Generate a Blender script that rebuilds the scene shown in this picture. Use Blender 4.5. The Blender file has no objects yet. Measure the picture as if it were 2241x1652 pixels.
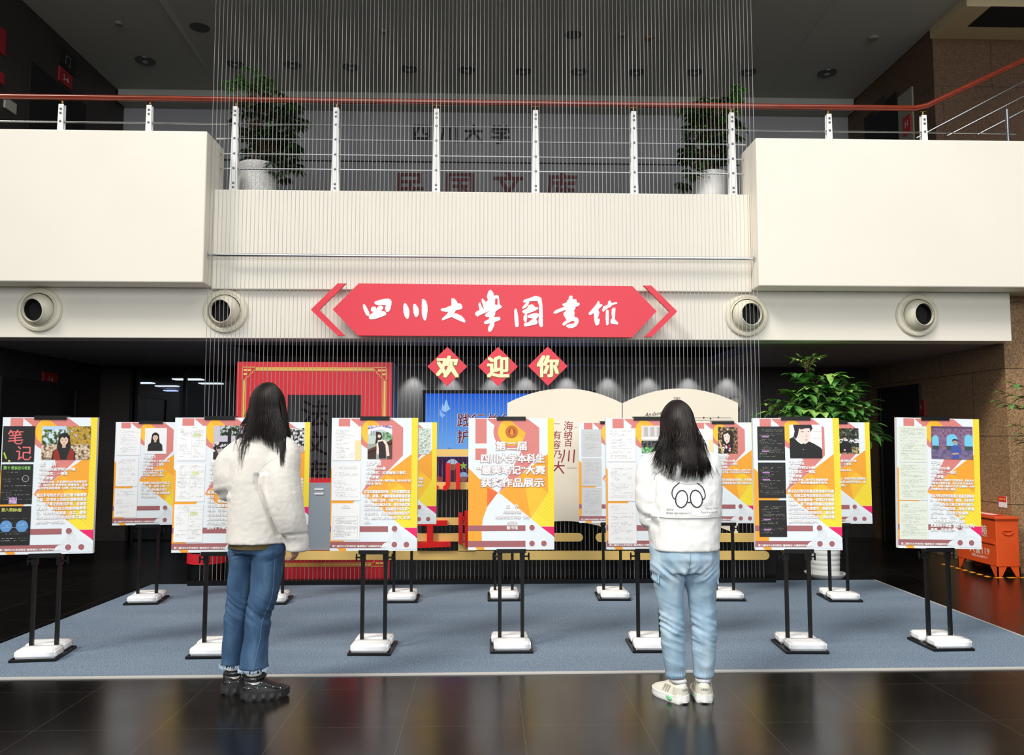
import bpy, bmesh, math, random
from mathutils import Vector, Matrix, noise
from mathutils.bvhtree import BVHTree

SC = bpy.context.scene
COL = SC.collection
# ------------------------------------------------------------------ camera
FOC, HCAM = 1740.0, 1.437
PITCH, YAW = math.radians(4.24), math.radians(1.794)
cam_data = bpy.data.cameras.new('camera')
cam_data.sensor_width = 36.0
cam_data.lens = FOC / 2241.0 * 36.0
cam_data.clip_end = 200
cam = bpy.data.objects.new('camera', cam_data)
COL.objects.link(cam)
cam.location = (0, 0, HCAM)
cam.rotation_euler = (math.pi / 2 + PITCH, 0, -YAW)
SC.camera = cam
# ------------------------------------------------------------------ world, daylight, exposure
w = bpy.data.worlds.new('world'); SC.world = w
w.use_nodes = True
w.node_tree.nodes['Background'].inputs[0].default_value = (0.80, 0.90, 1.0, 1)
w.node_tree.nodes['Background'].inputs[1].default_value = 0.10
def area(name, loc, tgt, sx, sy, power, col):
    l = bpy.data.lights.new(name, 'AREA'); l.shape = 'RECTANGLE'; l.size = sx; l.size_y = sy
    l.energy = power; l.color = col
    o = bpy.data.objects.new(name, l); COL.objects.link(o); o.location = loc
    o.rotation_euler = (Vector(tgt) - Vector(loc)).to_track_quat('-Z', 'Y').to_euler()
    return o
area('glass_roof_daylight', (0.8, -1.0, 11.5), (0.8, 0.8, 0), 15, 11, 1200, (1.0, 0.985, 0.95))
area('glass_front_daylight', (1.5, -9.5, 5.6), (0, 8, 2.6), 15, 6, 1300, (0.97, 0.985, 1.0))
sl = bpy.data.lights.new('sun', 'SUN'); sl.energy = 2.3; sl.angle = math.radians(16); sl.color = (1.0, 0.95, 0.86)
so = bpy.data.objects.new('sun', sl); COL.objects.link(so); so.location = (-4, -6, 12)
so.rotation_euler = Vector((0.8, 0.7, -1.0)).to_track_quat('-Z', 'Y').to_euler()
SC.view_settings.view_transform = 'Standard'
SC.view_settings.look = 'None'
SC.view_settings.exposure = 0.04
SC.view_settings.gamma = 1.0
SC.view_settings.use_curve_mapping = False
SC.cycles.max_bounces = 6
SC.cycles.diffuse_bounces = 3
SC.cycles.glossy_bounces = 3
SC.cycles.caustics_reflective = False
SC.cycles.caustics_refractive = False

# ------------------------------------------------------------------ survey helpers: photo direction -> point on a known plane
_f = Vector((math.sin(YAW) * math.cos(PITCH), math.cos(YAW) * math.cos(PITCH), math.sin(PITCH)))
_r = Vector((math.cos(YAW), -math.sin(YAW), 0))
_u = _r.cross(_f)
def ray(px, py):
    return _f + _r * ((px - 1120.5) / FOC) - _u * ((py - 826.0) / FOC)
def PY(px, py, y):
    d = ray(px, py); t = y / d.y
    return Vector((d.x * t, y, HCAM + d.z * t))
def PZ(px, py, z=0.0):
    d = ray(px, py); t = (z - HCAM) / d.z
    return Vector((d.x * t, d.y * t, z))
def PX(px, py, x):
    d = ray(px, py); t = x / d.x
    return Vector((x, d.y * t, HCAM + d.z * t))
def xz(px, py, y):
    p = PY(px, py, y); return (p.x, p.z)

# ------------------------------------------------------------------ materials
def lin(c):
    return tuple(((v / 255.0) / 12.92 if v / 255.0 <= 0.04045 else ((v / 255.0 + 0.055) / 1.055) ** 2.4) for v in c)
_M = {}
def mat(name, c, rough=0.5, metal=0.0, spec=0.5, var=None, bump=None, emit=None, sheen=0.0, alpha=None, coat=0.0):
    """c in sRGB 0..255; var=(scale, amount[, stretch]); bump=(scale, strength[, distance])"""
    if name in _M: return _M[name]
    m = bpy.data.materials.new(name); m.use_nodes = True
    nt = m.node_tree; b = nt.nodes['Principled BSDF']
    rgb = lin(c)
    b.inputs['Base Color'].default_value = (*rgb, 1)
    b.inputs['Roughness'].default_value = rough
    b.inputs['Metallic'].default_value = metal
    b.inputs['Specular IOR Level'].default_value = spec
    if sheen: b.inputs['Sheen Weight'].default_value = sheen
    if coat: b.inputs['Coat Weight'].default_value = coat
    if var or bump:
        tc = nt.nodes.new('ShaderNodeTexCoord')
    if var:
        src = tc.outputs['Object']
        if len(var) > 2:
            mp = nt.nodes.new('ShaderNodeMapping'); mp.inputs['Scale'].default_value = var[2]
            nt.links.new(src, mp.inputs[0]); src = mp.outputs[0]
        n = nt.nodes.new('ShaderNodeTexNoise'); n.inputs['Scale'].default_value = var[0]; n.inputs['Detail'].default_value = 4
        nt.links.new(src, n.inputs['Vector'])
        r = nt.nodes.new('ShaderNodeValToRGB'); a = var[1]
        r.color_ramp.elements[0].position = 0.3; r.color_ramp.elements[1].position = 0.7
        r.color_ramp.elements[0].color = (*[max(0, v * (1 - a)) for v in rgb], 1)
        r.color_ramp.elements[1].color = (*[min(1, v * (1 + a)) for v in rgb], 1)
        nt.links.new(n.outputs['Fac'], r.inputs[0]); nt.links.new(r.outputs[0], b.inputs['Base Color'])
    if bump:
        n = nt.nodes.new('ShaderNodeTexNoise'); n.inputs['Scale'].default_value = bump[0]; n.inputs['Detail'].default_value = 3
        nt.links.new(tc.outputs['Object'], n.inputs['Vector'])
        bp = nt.nodes.new('ShaderNodeBump'); bp.inputs['Strength'].default_value = bump[1]
        bp.inputs['Distance'].default_value = bump[2] if len(bump) > 2 else 0.01
        nt.links.new(n.outputs['Fac'], bp.inputs['Height']); nt.links.new(bp.outputs[0], b.inputs['Normal'])
    if emit:
        b.inputs['Emission Color'].default_value = (*rgb, 1); b.inputs['Emission Strength'].default_value = emit
    _M[name] = m
    return m
def noise_mat(name, cols, scale, rough=0.6, stretch=(1, 1, 1), emit=0, detail=5):
    """a printed picture texture or speckled stone: noise through a colour ramp; cols = [(pos, sRGB), ...]"""
    if name in _M: return _M[name]
    m = bpy.data.materials.new(name); m.use_nodes = True
    nt = m.node_tree; b = nt.nodes['Principled BSDF']; b.inputs['Roughness'].default_value = rough
    tc = nt.nodes.new('ShaderNodeTexCoord'); mp = nt.nodes.new('ShaderNodeMapping'); mp.inputs['Scale'].default_value = stretch
    n = nt.nodes.new('ShaderNodeTexNoise'); n.inputs['Scale'].default_value = scale; n.inputs['Detail'].default_value = detail
    r = nt.nodes.new('ShaderNodeValToRGB'); e = r.color_ramp.elements
    while len(e) < len(cols): e.new(0.5)
    for k, (p, c) in enumerate(cols): e[k].position = p; e[k].color = (*lin(c), 1)
    nt.links.new(tc.outputs['Object'], mp.inputs[0]); nt.links.new(mp.outputs[0], n.inputs['Vector'])
    nt.links.new(n.outputs['Fac'], r.inputs[0]); nt.links.new(r.outputs[0], b.inputs['Base Color'])
    if emit:
        nt.links.new(r.outputs[0], b.inputs['Emission Color']); b.inputs['Emission Strength'].default_value = emit
    _M[name] = m
    return m

# ------------------------------------------------------------------ mesh builder
_TXT = {}
def text2d(s, bold=0.0, ext=0.0, res=1, shear=0.0):
    key = (s, bold, ext, res, shear)
    if key not in _TXT:
        c = bpy.data.curves.new('lettering', 'FONT'); c.body = s; c.offset = bold; c.resolution_u = res; c.extrude = ext; c.shear = shear
        o = bpy.data.objects.new('lettering', c); COL.objects.link(o)
        dg = bpy.context.evaluated_depsgraph_get()
        me = bpy.data.meshes.new_from_object(o.evaluated_get(dg))
        vs = [tuple(v.co) for v in me.vertices]; fs = [tuple(p.vertices) for p in me.polygons]
        bpy.data.objects.remove(o); bpy.data.curves.remove(c); bpy.data.meshes.remove(me)
        _TXT[key] = (vs, fs)
    return _TXT[key]
class MB:
    def __init__(s): s.v = []; s.f = []; s.m = []; s.mats = []; s.cur = 0
    def mat(s, m):
        if m not in s.mats: s.mats.append(m)
        s.cur = s.mats.index(m); return s
    def add(s, vs, fs):
        o = len(s.v); s.v.extend(Vector(v) for v in vs)
        for f in fs: s.f.append([i + o for i in f]); s.m.append(s.cur)
        return s
    def face(s, pts): return s.add(pts, [list(range(len(pts)))])
    def box(s, x0, x1, y0, y1, z0, z1):
        v = [(x0, y0, z0), (x1, y0, z0), (x1, y1, z0), (x0, y1, z0), (x0, y0, z1), (x1, y0, z1), (x1, y1, z1), (x0, y1, z1)]
        return s.add(v, [(0, 3, 2, 1), (4, 5, 6, 7), (0, 1, 5, 4), (1, 2, 6, 5), (2, 3, 7, 6), (3, 0, 4, 7)])
    def prism(s, poly, y0, y1):
        """poly in (x, z), extruded from y0 (front) to y1"""
        n = len(poly)
        v = [(p[0], y0, p[1]) for p in poly] + [(p[0], y1, p[1]) for p in poly]
        a = sum(poly[i][0] * poly[(i + 1) % n][1] - poly[(i + 1) % n][0] * poly[i][1] for i in range(n))
        f = [list(range(n)), list(range(2 * n - 1, n - 1, -1))] + [[(i + 1) % n, i, i + n, (i + 1) % n + n] for i in range(n)]
        if a < 0: f = [q[::-1] for q in f]
        return s.add(v, f)
    def loft(s, rings, cap=True):
        n = len(rings[0]); v = [p for r in rings for p in r]; f = []
        for k in range(len(rings) - 1):
            for i in range(n):
                j = (i + 1) % n
                f.append((k * n + i, k * n + j, (k + 1) * n + j, (k + 1) * n + i))
        if cap: f.append(list(range(n - 1, -1, -1))); f.append([(len(rings) - 1) * n + i for i in range(n)])
        return s.add(v, f)
    def tube(s, pts, r, n=8, cap=True, flat=None):
        pts = [Vector(p) for p in pts]; rs = r if isinstance(r, (list, tuple)) else [r] * len(pts)
        rings = []; up = None
        for i, p in enumerate(pts):
            t = (pts[min(i + 1, len(pts) - 1)] - pts[max(i - 1, 0)]).normalized()
            if up is None:
                up = Vector((0, 0, 1)) if abs(t.z) < 0.9 else Vector((0, 1, 0))
            x = up.cross(t).normalized(); up = t.cross(x).normalized()
            rr = rs[i]; ra, rb = rr if isinstance(rr, (list, tuple)) else (rr, rr)
            rings.append([p + x * (ra * math.cos(2 * math.pi * k / n)) + up * (rb * math.sin(2 * math.pi * k / n)) for k in range(n)])
        return s.loft(rings, cap)
    def sq(s, a, b, wdt, dep):
        """square bar between two points on a mostly vertical or horizontal line"""
        a, b = Vector(a), Vector(b); t = (b - a).normalized()
        h = Vector((0, 1, 0)) if abs(t.y) < 0.9 else Vector((0, 0, 1))
        x = h.cross(t).normalized(); y = t.cross(x)
        R = [[p + x * sx * wdt / 2 + y * sy * dep / 2 for sx, sy in ((-1, -1), (1, -1), (1, 1), (-1, 1))] for p in (a, b)]
        return s.loft(R)
    def lathe(s, prof, n=32, c=(0, 0, 0), axis=None):
        rings = [[Vector((r * math.cos(2 * math.pi * k / n), r * math.sin(2 * math.pi * k / n), z)) for k in range(n)] for r, z in prof]
        M = Matrix.Translation(c)
        if axis is not None: M = M @ Vector((0, 0, 1)).rotation_difference(Vector(axis)).to_matrix().to_4x4()
        return s.loft([[M @ p for p in r] for r in rings])
    def ell(s, c, r, n=16, m=10, M=None):
        rings = []
        for k in range(m + 1):
            a = -math.pi / 2 + math.pi * (k + 0.001 if k == 0 else (k - 0.001 if k == m else k)) / m
            rings.append([Vector((r[0] * math.cos(a) * math.cos(2 * math.pi * i / n), r[1] * math.cos(a) * math.sin(2 * math.pi * i / n), r[2] * math.sin(a))) for i in range(n)])
        c = Vector(c)
        return s.loft([[(M @ p if M else p) + c for p in q] for q in rings])
    def text(s, t, org, xd, ud, size, width=None, bold=0.0, ext=0.0, align='L', res=1, shear=0.0):
        vs, fs = text2d(t, 0.0, ext / size if size else 0, res, shear)
        if not vs: return s
        if bold:   # heavier weight: the same glyphs laid side by side
            q = bold * 0.55; n0 = len(vs); V, F = [], []
            for dx, dy in ((-q, -q * .7), (q, -q * .7), (-q, q * .7), (q, q * .7)) + (((0, 0),) if bold > .05 else ()):
                o_ = len(V); V += [(v[0] + dx, v[1] + dy, v[2] + (o_ // n0) * 0.00004 / size) for v in vs]; F += [tuple(i + o_ for i in f) for f in fs]
            vs, fs = V, F
        xs = [v[0] for v in vs]; wd = max(xs) - min(xs); x0 = min(xs)
        k = size if width is None else width / wd
        off = {'L': 0, 'C': -wd / 2, 'R': -wd}[align]
        xd, ud, org = Vector(xd), Vector(ud), Vector(org); nd = xd.cross(ud)
        return s.add([org + xd * ((v[0] - x0 + off) * k) + ud * (v[1] * size) + nd * (v[2] * size) for v in vs], fs)
    def mesh(s, name):
        me = bpy.data.meshes.new(name); me.from_pydata(s.v, [], s.f)
        for m in s.mats: me.materials.append(m)
        me.polygons.foreach_set('material_index', s.m); me.update()
        return me
    def build(s, name, parent=None, smooth=False, bevel=0, label=None, angle=40):
        o = bpy.data.objects.new(name, s.mesh(name)); COL.objects.link(o)
        if parent is not None: o.parent = parent
        if smooth:
            o.data.polygons.foreach_set('use_smooth', [True] * len(o.data.polygons))
            try: o.data.set_sharp_from_angle(angle=math.radians(angle))
            except Exception: pass
        if bevel:
            b = o.modifiers.new('edge', 'BEVEL'); b.width = bevel; b.segments = 2; b.limit_method = 'ANGLE'
        if label: o['label'] = label
        return o
def tag(o, label, cat, group=None, kind=None):
    o['label'] = label; o['category'] = cat
    if group: o['group'] = group
    if kind: o['kind'] = kind
    return o
def struct(o): o['kind'] = 'structure'; return o
def thing(name, label, cat, loc=(0, 0, 0), rz=0, group=None):
    o = bpy.data.objects.new(name, None); COL.objects.link(o); o.location = loc; o.rotation_euler = (0, 0, rz)
    o.empty_display_size = 0.1
    return tag(o, label, cat, group)
def children(o): return [c for c in COL.objects if c.parent == o]
def copy_tree(o, parent=None):
    c = o.copy(); COL.objects.link(c)
    if parent: c.parent = parent
    for ch in list(o.children): copy_tree(ch, c)
    return c
# ================================================================== the setting
BEIGE = mat('beige_paint', (240, 234, 221), 0.55, var=(1.2, 0.02))
BEIGE_TUBE = mat('beige_plastic', (226, 220, 200), 0.4)
BLACK = mat('black_metal', (14, 14, 15), 0.38, metal=0.3)
BLACKM = mat('black_matte', (10, 10, 11), 0.8)
CHROME = mat('chrome', (205, 207, 210), 0.18, metal=1.0)
WHITE = mat('white_paint', (236, 236, 236), 0.4)
RED = mat('red_board', (216, 32, 48), 0.5)
SIGNRED = mat('sign_red', (222, 42, 62), 0.42)
GREYP = mat('grey_wall_paint', (176, 177, 180), 0.6, var=(0.8, 0.06))

def floor_mat():
    m = bpy.data.materials.new('black_polished_stone'); m.use_nodes = True
    nt = m.node_tree; b = nt.nodes['Principled BSDF']
    tc = nt.nodes.new('ShaderNodeTexCoord'); mp = nt.nodes.new('ShaderNodeMapping')
    mp.inputs['Location'].default_value = (-0.184 + 3.0, -4.08 + 6.0, 0)
    br = nt.nodes.new('ShaderNodeTexBrick'); br.offset = 0; br.squash = 1
    br.inputs['Scale'].default_value = 1; br.inputs['Brick Width'].default_value = 0.6; br.inputs['Row Height'].default_value = 0.6
    br.inputs['Mortar Size'].default_value = 0.0013; br.inputs['Mortar Smooth'].default_value = 0.3
    br.inputs['Color1'].default_value = (*lin((17, 15, 14)), 1); br.inputs['Color2'].default_value = (*lin((21, 19, 18)), 1)
    br.inputs['Mortar'].default_value = (*lin((74, 70, 64)), 1)
    n = nt.nodes.new('ShaderNodeTexNoise'); n.inputs['Scale'].default_value = 3.0; n.inputs['Detail'].default_value = 6
    mr = nt.nodes.new('ShaderNodeMapRange'); mr.inputs[3].default_value = 0.16; mr.inputs[4].default_value = 0.26
    nt.links.new(tc.outputs['Object'], mp.inputs[0]); nt.links.new(mp.outputs[0], br.inputs['Vector'])
    nt.links.new(tc.outputs['Object'], n.inputs['Vector']); nt.links.new(n.outputs['Fac'], mr.inputs[0])
    nt.links.new(mr.outputs[0], b.inputs['Roughness']); nt.links.new(br.outputs['Color'], b.inputs['Base Color'])
    b.inputs['Specular IOR Level'].default_value = 0.42
    return m
def granite_mat(name, c, dark):
    m = bpy.data.materials.new(name); m.use_nodes = True
    nt = m.node_tree; b = nt.nodes['Principled BSDF']; b.inputs['Roughness'].default_value = 0.5
    tc = nt.nodes.new('ShaderNodeTexCoord'); sp = nt.nodes.new('ShaderNodeSeparateXYZ'); cb = nt.nodes.new('ShaderNodeCombineXYZ')
    ad = nt.nodes.new('ShaderNodeMath'); ad.operation = 'ADD'
    nt.links.new(tc.outputs['Object'], sp.inputs[0])
    nt.links.new(sp.outputs['X'], ad.inputs[0]); nt.links.new(sp.outputs['Y'], ad.inputs[1])
    nt.links.new(ad.outputs[0], cb.inputs['X']); nt.links.new(sp.outputs['Z'], cb.inputs['Y'])
    br = nt.nodes.new('ShaderNodeTexBrick'); br.offset = 0.5
    br.inputs['Scale'].default_value = 1; br.inputs['Brick Width'].default_value = 1.25; br.inputs['Row Height'].default_value = 0.72
    br.inputs['Mortar Size'].default_value = 0.004
    n = nt.nodes.new('ShaderNodeTexNoise'); n.inputs['Scale'].default_value = 95; n.inputs['Detail'].default_value = 6
    r = nt.nodes.new('ShaderNodeValToRGB'); e = r.color_ramp.elements
    e[0].position = 0.36; e[0].color = (*lin([v * 0.72 for v in c]), 1); e[1].position = 0.66; e[1].color = (*lin([min(255, v * 1.25) for v in c]), 1)
    k = e.new(0.5); k.color = (*lin(c), 1)
    nt.links.new(tc.outputs['Object'], n.inputs['Vector']); nt.links.new(n.outputs['Fac'], r.inputs[0])
    nt.links.new(cb.outputs[0], br.inputs['Vector'])
    nt.links.new(r.outputs[0], br.inputs['Color1']); nt.links.new(r.outputs[0], br.inputs['Color2'])
    br.inputs['Mortar'].default_value = (*lin(dark), 1)
    nt.links.new(br.outputs['Color'], b.inputs['Base Color'])
    return m
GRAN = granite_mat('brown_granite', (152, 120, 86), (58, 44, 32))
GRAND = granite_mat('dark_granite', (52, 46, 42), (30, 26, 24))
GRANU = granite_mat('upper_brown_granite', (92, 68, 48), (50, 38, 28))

Z_LOW, Z_LEDGE, Z_TOP = 2.43, 3.9, 6.5
Y_WIRE, Y_BOX, Y_PAN, Y_BEAM, Y_BACK = 7.9, 7.78, 8.0, 8.06, 11.3
XL, XR = -5.42, 5.52
o = MB().mat(floor_mat()).box(-16, 16, -12, 20, -0.05, 0).build('floor'); struct(o)

# carpet, a rug laid on the stone floor with a pale metal edge strip
def carpet_mat():
    m = bpy.data.materials.new('blue_grey_carpet'); m.use_nodes = True
    nt = m.node_tree; b = nt.nodes['Principled BSDF']; b.inputs['Roughness'].default_value = 0.95; b.inputs['Specular IOR Level'].default_value = 0.1
    tc = nt.nodes.new('ShaderNodeTexCoord')
    n1 = nt.nodes.new('ShaderNodeTexNoise'); n1.inputs['Scale'].default_value = 130; n1.inputs['Detail'].default_value = 3
    n2 = nt.nodes.new('ShaderNodeTexNoise'); n2.inputs['Scale'].default_value = 1.3; n2.inputs['Detail'].default_value = 5
    mp = nt.nodes.new('ShaderNodeMapping'); mp.inputs['Scale'].default_value = (0.4, 2.2, 1)
    nt.links.new(tc.outputs['Object'], mp.inputs[0]); nt.links.new(mp.outputs[0], n2.inputs['Vector'])
    nt.links.new(tc.outputs['Object'], n1.inputs['Vector'])
    r = nt.nodes.new('ShaderNodeValToRGB'); e = r.color_ramp.elements
    e[0].position = 0.33; e[0].color = (*lin((78, 95, 116)), 1); e[1].position = 0.68; e[1].color = (*lin((142, 157, 172)), 1)
    mx = nt.nodes.new('ShaderNodeMath'); mx.operation = 'MULTIPLY_ADD'; mx.inputs[1].default_value = 0.18; mx.inputs[2].default_value = -0.09
    ad = nt.nodes.new('ShaderNodeMath'); ad.operation = 'ADD'
    nt.links.new(n2.outputs['Fac'], mx.inputs[0]); nt.links.new(mx.outputs[0], ad.inputs[0]); nt.links.new(n1.outputs['Fac'], ad.inputs[1])
    nt.links.new(ad.outputs[0], r.inputs[0]); nt.links.new(r.outputs[0], b.inputs['Base Color'])
    bp = nt.nodes.new('ShaderNodeBump'); bp.inputs['Strength'].default_value = 0.5; bp.inputs['Distance'].default_value = 0.004
    nt.links.new(n1.outputs['Fac'], bp.inputs['Height']); nt.links.new(bp.outputs[0], b.inputs['Normal'])
    return m
bl, brr = PZ(328, 1280), PZ(1912, 1270)
fl, fr = PZ(0, 1484), PZ(2241, 1461)
lm, rm = PZ(0, 1408), PZ(2241, 1396)
dl = (lm - bl); dr = (rm - brr)
fl2 = bl + dl * ((fl.y - 0.0 - bl.y) / dl.y); fr2 = brr + dr * ((fr.y - brr.y) / dr.y)
fy = lambda x: fl.y + (fr.y - fl.y) * (x - fl.x) / (fr.x - fl.x)
fl2.y = fy(fl2.x); fr2.y = fy(fr2.x)
T = 0.007
rug = MB().mat(carpet_mat())
q = [bl, brr, fr2, fl2]
rug.add([(p.x, p.y, 0.0) for p in q] + [(p.x, p.y, T) for p in q], [(7, 6, 5, 4), (0, 1, 5, 4), (1, 2, 6, 5), (2, 3, 7, 6), (3, 0, 4, 7)])
rug = rug.build('carpet'); tag(rug, 'large blue-grey carpet laid on the black stone floor under the easels', 'carpet')
e = MB().mat(mat('pale_edge_strip', (188, 186, 182), 0.45))
for a, b in ((fl2, fr2), (fr2, brr), (bl, fl2)):
    a3, b3 = Vector((a.x, a.y, 0.0)), Vector((b.x, b.y, 0.0)); wd = 0.034 if a is fl2 else 0.02
    d = (b3 - a3).normalized(); nrm = Vector((-d.y, d.x, 0)) * wd / 2; sh_ = nrm * (-1.02 if a is not bl else 1.02); a3 = a3 + sh_; b3 = b3 + sh_
    e.add([a3 - nrm, b3 - nrm, b3 + nrm, a3 + nrm] + [p + Vector((0, 0, 0.007)) for p in (a3 - nrm, b3 - nrm, b3 + nrm, a3 + nrm)], [(0, 1, 5, 4), (1, 2, 6, 5), (2, 3, 7, 6), (3, 0, 4, 7), (4, 5, 6, 7)])
e.build('edge_strip', rug, label='pale metal edge strip')

# -------- fascia of the balcony
LX = PY(449, 450, Y_BOX).x; RX = PY(1658, 470, Y_BOX).x
zb = PY(1060, 622, Y_BOX).z; zt = PY(1060, 294, Y_BOX).z
zl = PY(1060, 420, Y_PAN).z
m = MB().mat(BEIGE).box(-9, LX, Y_BOX, Y_PAN + 0.3, zb, zt); struct(m.build('wall_balcony_left', bevel=0.012))
m = MB().mat(BEIGE).box(RX, 9, Y_BOX, Y_PAN + 0.3, zb, zt); struct(m.build('wall_balcony_right', bevel=0.012))
m = MB().mat(BEIGE).box(LX + 0.002, RX - 0.002, Y_PAN, Y_PAN + 0.28, zb - 0.02, zl); struct(m.build('wall_balcony_middle', bevel=0.006))
bx1 = PY(2212, 690, Y_BEAM).x
m = MB().mat(BEIGE).box(-9, bx1, Y_BEAM, Y_BEAM + 0.3, Z_LOW - 0.004, zb - 0.001); struct(m.build('wall_beam', bevel=0.006))
# gallery slab behind
m = MB().mat(mat('slab_grey', (96, 95, 93), 0.7)).box(-9, 9, Y_BEAM + 0.3, 18, 3.55, Z_LEDGE - 0.08); struct(m.build('floor_gallery'))
# lower ceiling with a black recess
CEILP = mat('lobby_ceiling_paint', (156, 151, 151), 0.7)
rx0, rx1 = PZ(450, 755, Z_LOW).x, PZ(1664, 761, Z_LOW).x
ry0, ry1 = PZ(1060, 757, Z_LOW).y, 10.9
m = MB().mat(CEILP)
m.box(-9, 9, Y_BEAM + 0.3, ry0, Z_LOW, Z_LOW + 0.1); m.box(-9, rx0, ry0, 19, Z_LOW, Z_LOW + 0.1); m.box(rx1, 9, ry0, 19, Z_LOW, Z_LOW + 0.1); m.box(rx0, rx1, ry1, 19, Z_LOW, Z_LOW + 0.1)
struct(m.build('ceiling_lobby'))
m = MB().mat(BLACKM); m.box(rx0 - 0.02, rx1 + 0.02, ry0 - 0.02, ry1 + 0.02, Z_LOW + 0.75, Z_LOW + 0.8)
m.box(rx0 - 0.04, rx0, ry0, ry1, Z_LOW + 0.1, Z_LOW + 0.78); m.box(rx1, rx1 + 0.04, ry0, ry1, Z_LOW + 0.1, Z_LOW + 0.78)
m.box(rx0, rx1, ry0 - 0.04, ry0, Z_LOW + 0.1, Z_LOW + 0.78); m.box(rx0, rx1, ry1, ry1 + 0.04, Z_LOW + 0.1, Z_LOW + 0.78)
struct(m.build('ceiling_recess'))
# lower walls
gx = PY(515, 900, Y_BACK).x
m = MB().mat(GREYP).box(gx, 3.9, Y_BACK, Y_BACK + 0.2, 0, Z_LOW); struct(m.build('wall_back'))
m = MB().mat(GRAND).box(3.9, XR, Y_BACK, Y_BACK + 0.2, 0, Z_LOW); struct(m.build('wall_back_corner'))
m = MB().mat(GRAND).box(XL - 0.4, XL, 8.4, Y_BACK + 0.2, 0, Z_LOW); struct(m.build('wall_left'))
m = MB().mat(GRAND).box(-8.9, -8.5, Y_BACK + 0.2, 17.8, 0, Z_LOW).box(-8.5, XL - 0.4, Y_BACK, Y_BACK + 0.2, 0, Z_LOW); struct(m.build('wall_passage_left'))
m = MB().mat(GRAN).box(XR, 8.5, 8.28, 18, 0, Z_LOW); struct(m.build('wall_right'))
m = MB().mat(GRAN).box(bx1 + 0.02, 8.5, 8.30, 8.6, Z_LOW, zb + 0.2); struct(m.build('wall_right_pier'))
m = MB().mat(mat('far_blue_wall', (30, 36, 52), 0.7)).box(-8.5, gx, 17.6, 17.8, 0, Z_LOW); struct(m.build('wall_far'))
m = MB().mat(GRAND).box(gx - 0.1, gx, Y_BACK, 17.7, 0, Z_LOW); struct(m.build('wall_passage'))
# dark door openings in the left and right walls, with leaf and frame
def wall_door(name, x, y0, y1, z1, side):
    d = struct(MB().mat(mat('dark_door_frame', (24, 21, 19), 0.5)).box(x, x + side * 0.03, y0 - 0.06, y0, 0, z1 + 0.06).box(x, x + side * 0.03, y1, y1 + 0.06, 0, z1 + 0.06).box(x, x + side * 0.03, y0, y1, z1, z1 + 0.06).build(name))
    p = MB().mat(mat('dark_door_leaf', (16, 14, 14), 0.45)).box(x + side * 0.002, x + side * 0.012, y0, (y0 + y1) / 2 - 0.004, 0.005, z1).build('leaf', d)
    p = MB().mat(mat('dark_door_leaf', (16, 14, 14), 0.45)).box(x + side * 0.002, x + side * 0.012, (y0 + y1) / 2 + 0.004, y1, 0.005, z1).build('leaf', d)
wall_door('door_1', XL, 9.05, 10.6, 2.05, 1)
wall_door('door_2', XR, 10.0, 10.95, 2.05, -1)
# glass partition at the left of the back wall
g = MB().mat(mat('dark_aluminium', (32, 33, 36), 0.4, metal=0.6))
for px in (288, 300, 404, 512):
    X = PY(px, 900, Y_BACK).x; g.box(X - 0.02, X + 0.02, Y_BACK - 0.03, Y_BACK + 0.03, 0, Z_LOW)
g.box(XL, gx, Y_BACK - 0.03, Y_BACK + 0.03, Z_LOW - 0.05, Z_LOW)
wdw = struct(g.build('window_1'))
gm = bpy.data.materials.new('partition_glass'); gm.use_nodes = True
nt = gm.node_tree; nt.nodes.remove(nt.nodes['Principled BSDF'])
t_, g_, x_ = nt.nodes.new('ShaderNodeBsdfTransparent'), nt.nodes.new('ShaderNodeBsdfGlossy'), nt.nodes.new('ShaderNodeMixShader')
t_.inputs[0].default_value = (0.8, 0.85, 0.9, 1); g_.inputs['Roughness'].default_value = 0.02; x_.inputs[0].default_value = 0.06
nt.links.new(t_.outputs[0], x_.inputs[1]); nt.links.new(g_.outputs[0], x_.inputs[2]); nt.links.new(x_.outputs[0], nt.nodes['Material Output'].inputs[0])
MB().mat(gm).box(PY(300, 900, Y_BACK).x + 0.02, gx - 0.02, Y_BACK - 0.004, Y_BACK + 0.004, 0.02, Z_LOW - 0.05).build('glass_pane', wdw)
MB().mat(GRAND).box(XL, PY(288, 900, Y_BACK).x, Y_BACK, Y_BACK + 0.2, 0, Z_LOW).build('wall_back_left')['kind'] = 'structure'
# upper gallery
DG = mat('gallery_wall_paint', (150, 150, 152), 0.7)
YU = 11.7
m = MB().mat(DG).box(-6.5, 6.5, YU, YU + 0.2, Z_LEDGE - 0.08, Z_TOP); ub = m.build('wall_gallery_back'); struct(ub)
zj1, zj2 = PY(1060, 243, YU).z, PY(1060, 356, YU).z
MB().mat(mat('joint_dark', (16, 16, 17), 0.8)).box(-5.4, 5.4, YU - 0.004, YU, zj1 - 0.012, zj1 + 0.012).box(-5.4, 5.4, YU - 0.004, YU, zj2 - 0.010, zj2 + 0.010).build('trim_gallery_joint')['kind'] = 'structure'
CEILU = mat('gallery_ceiling_paint', (172, 172, 164), 0.75)
m = MB().mat(CEILU).box(-6.5, 6.5, 7.2, YU + 0.2, Z_TOP, Z_TOP + 0.15); struct(m.build('ceiling_gallery'))
# bulkhead over the gallery's back wall
m = MB().mat(CEILU).box(-5.4, 5.5, YU - 0.25, YU, PY(1060, 232, YU - 0.25).z, Z_TOP); struct(m.build('ceiling_bulkhead'))
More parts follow.
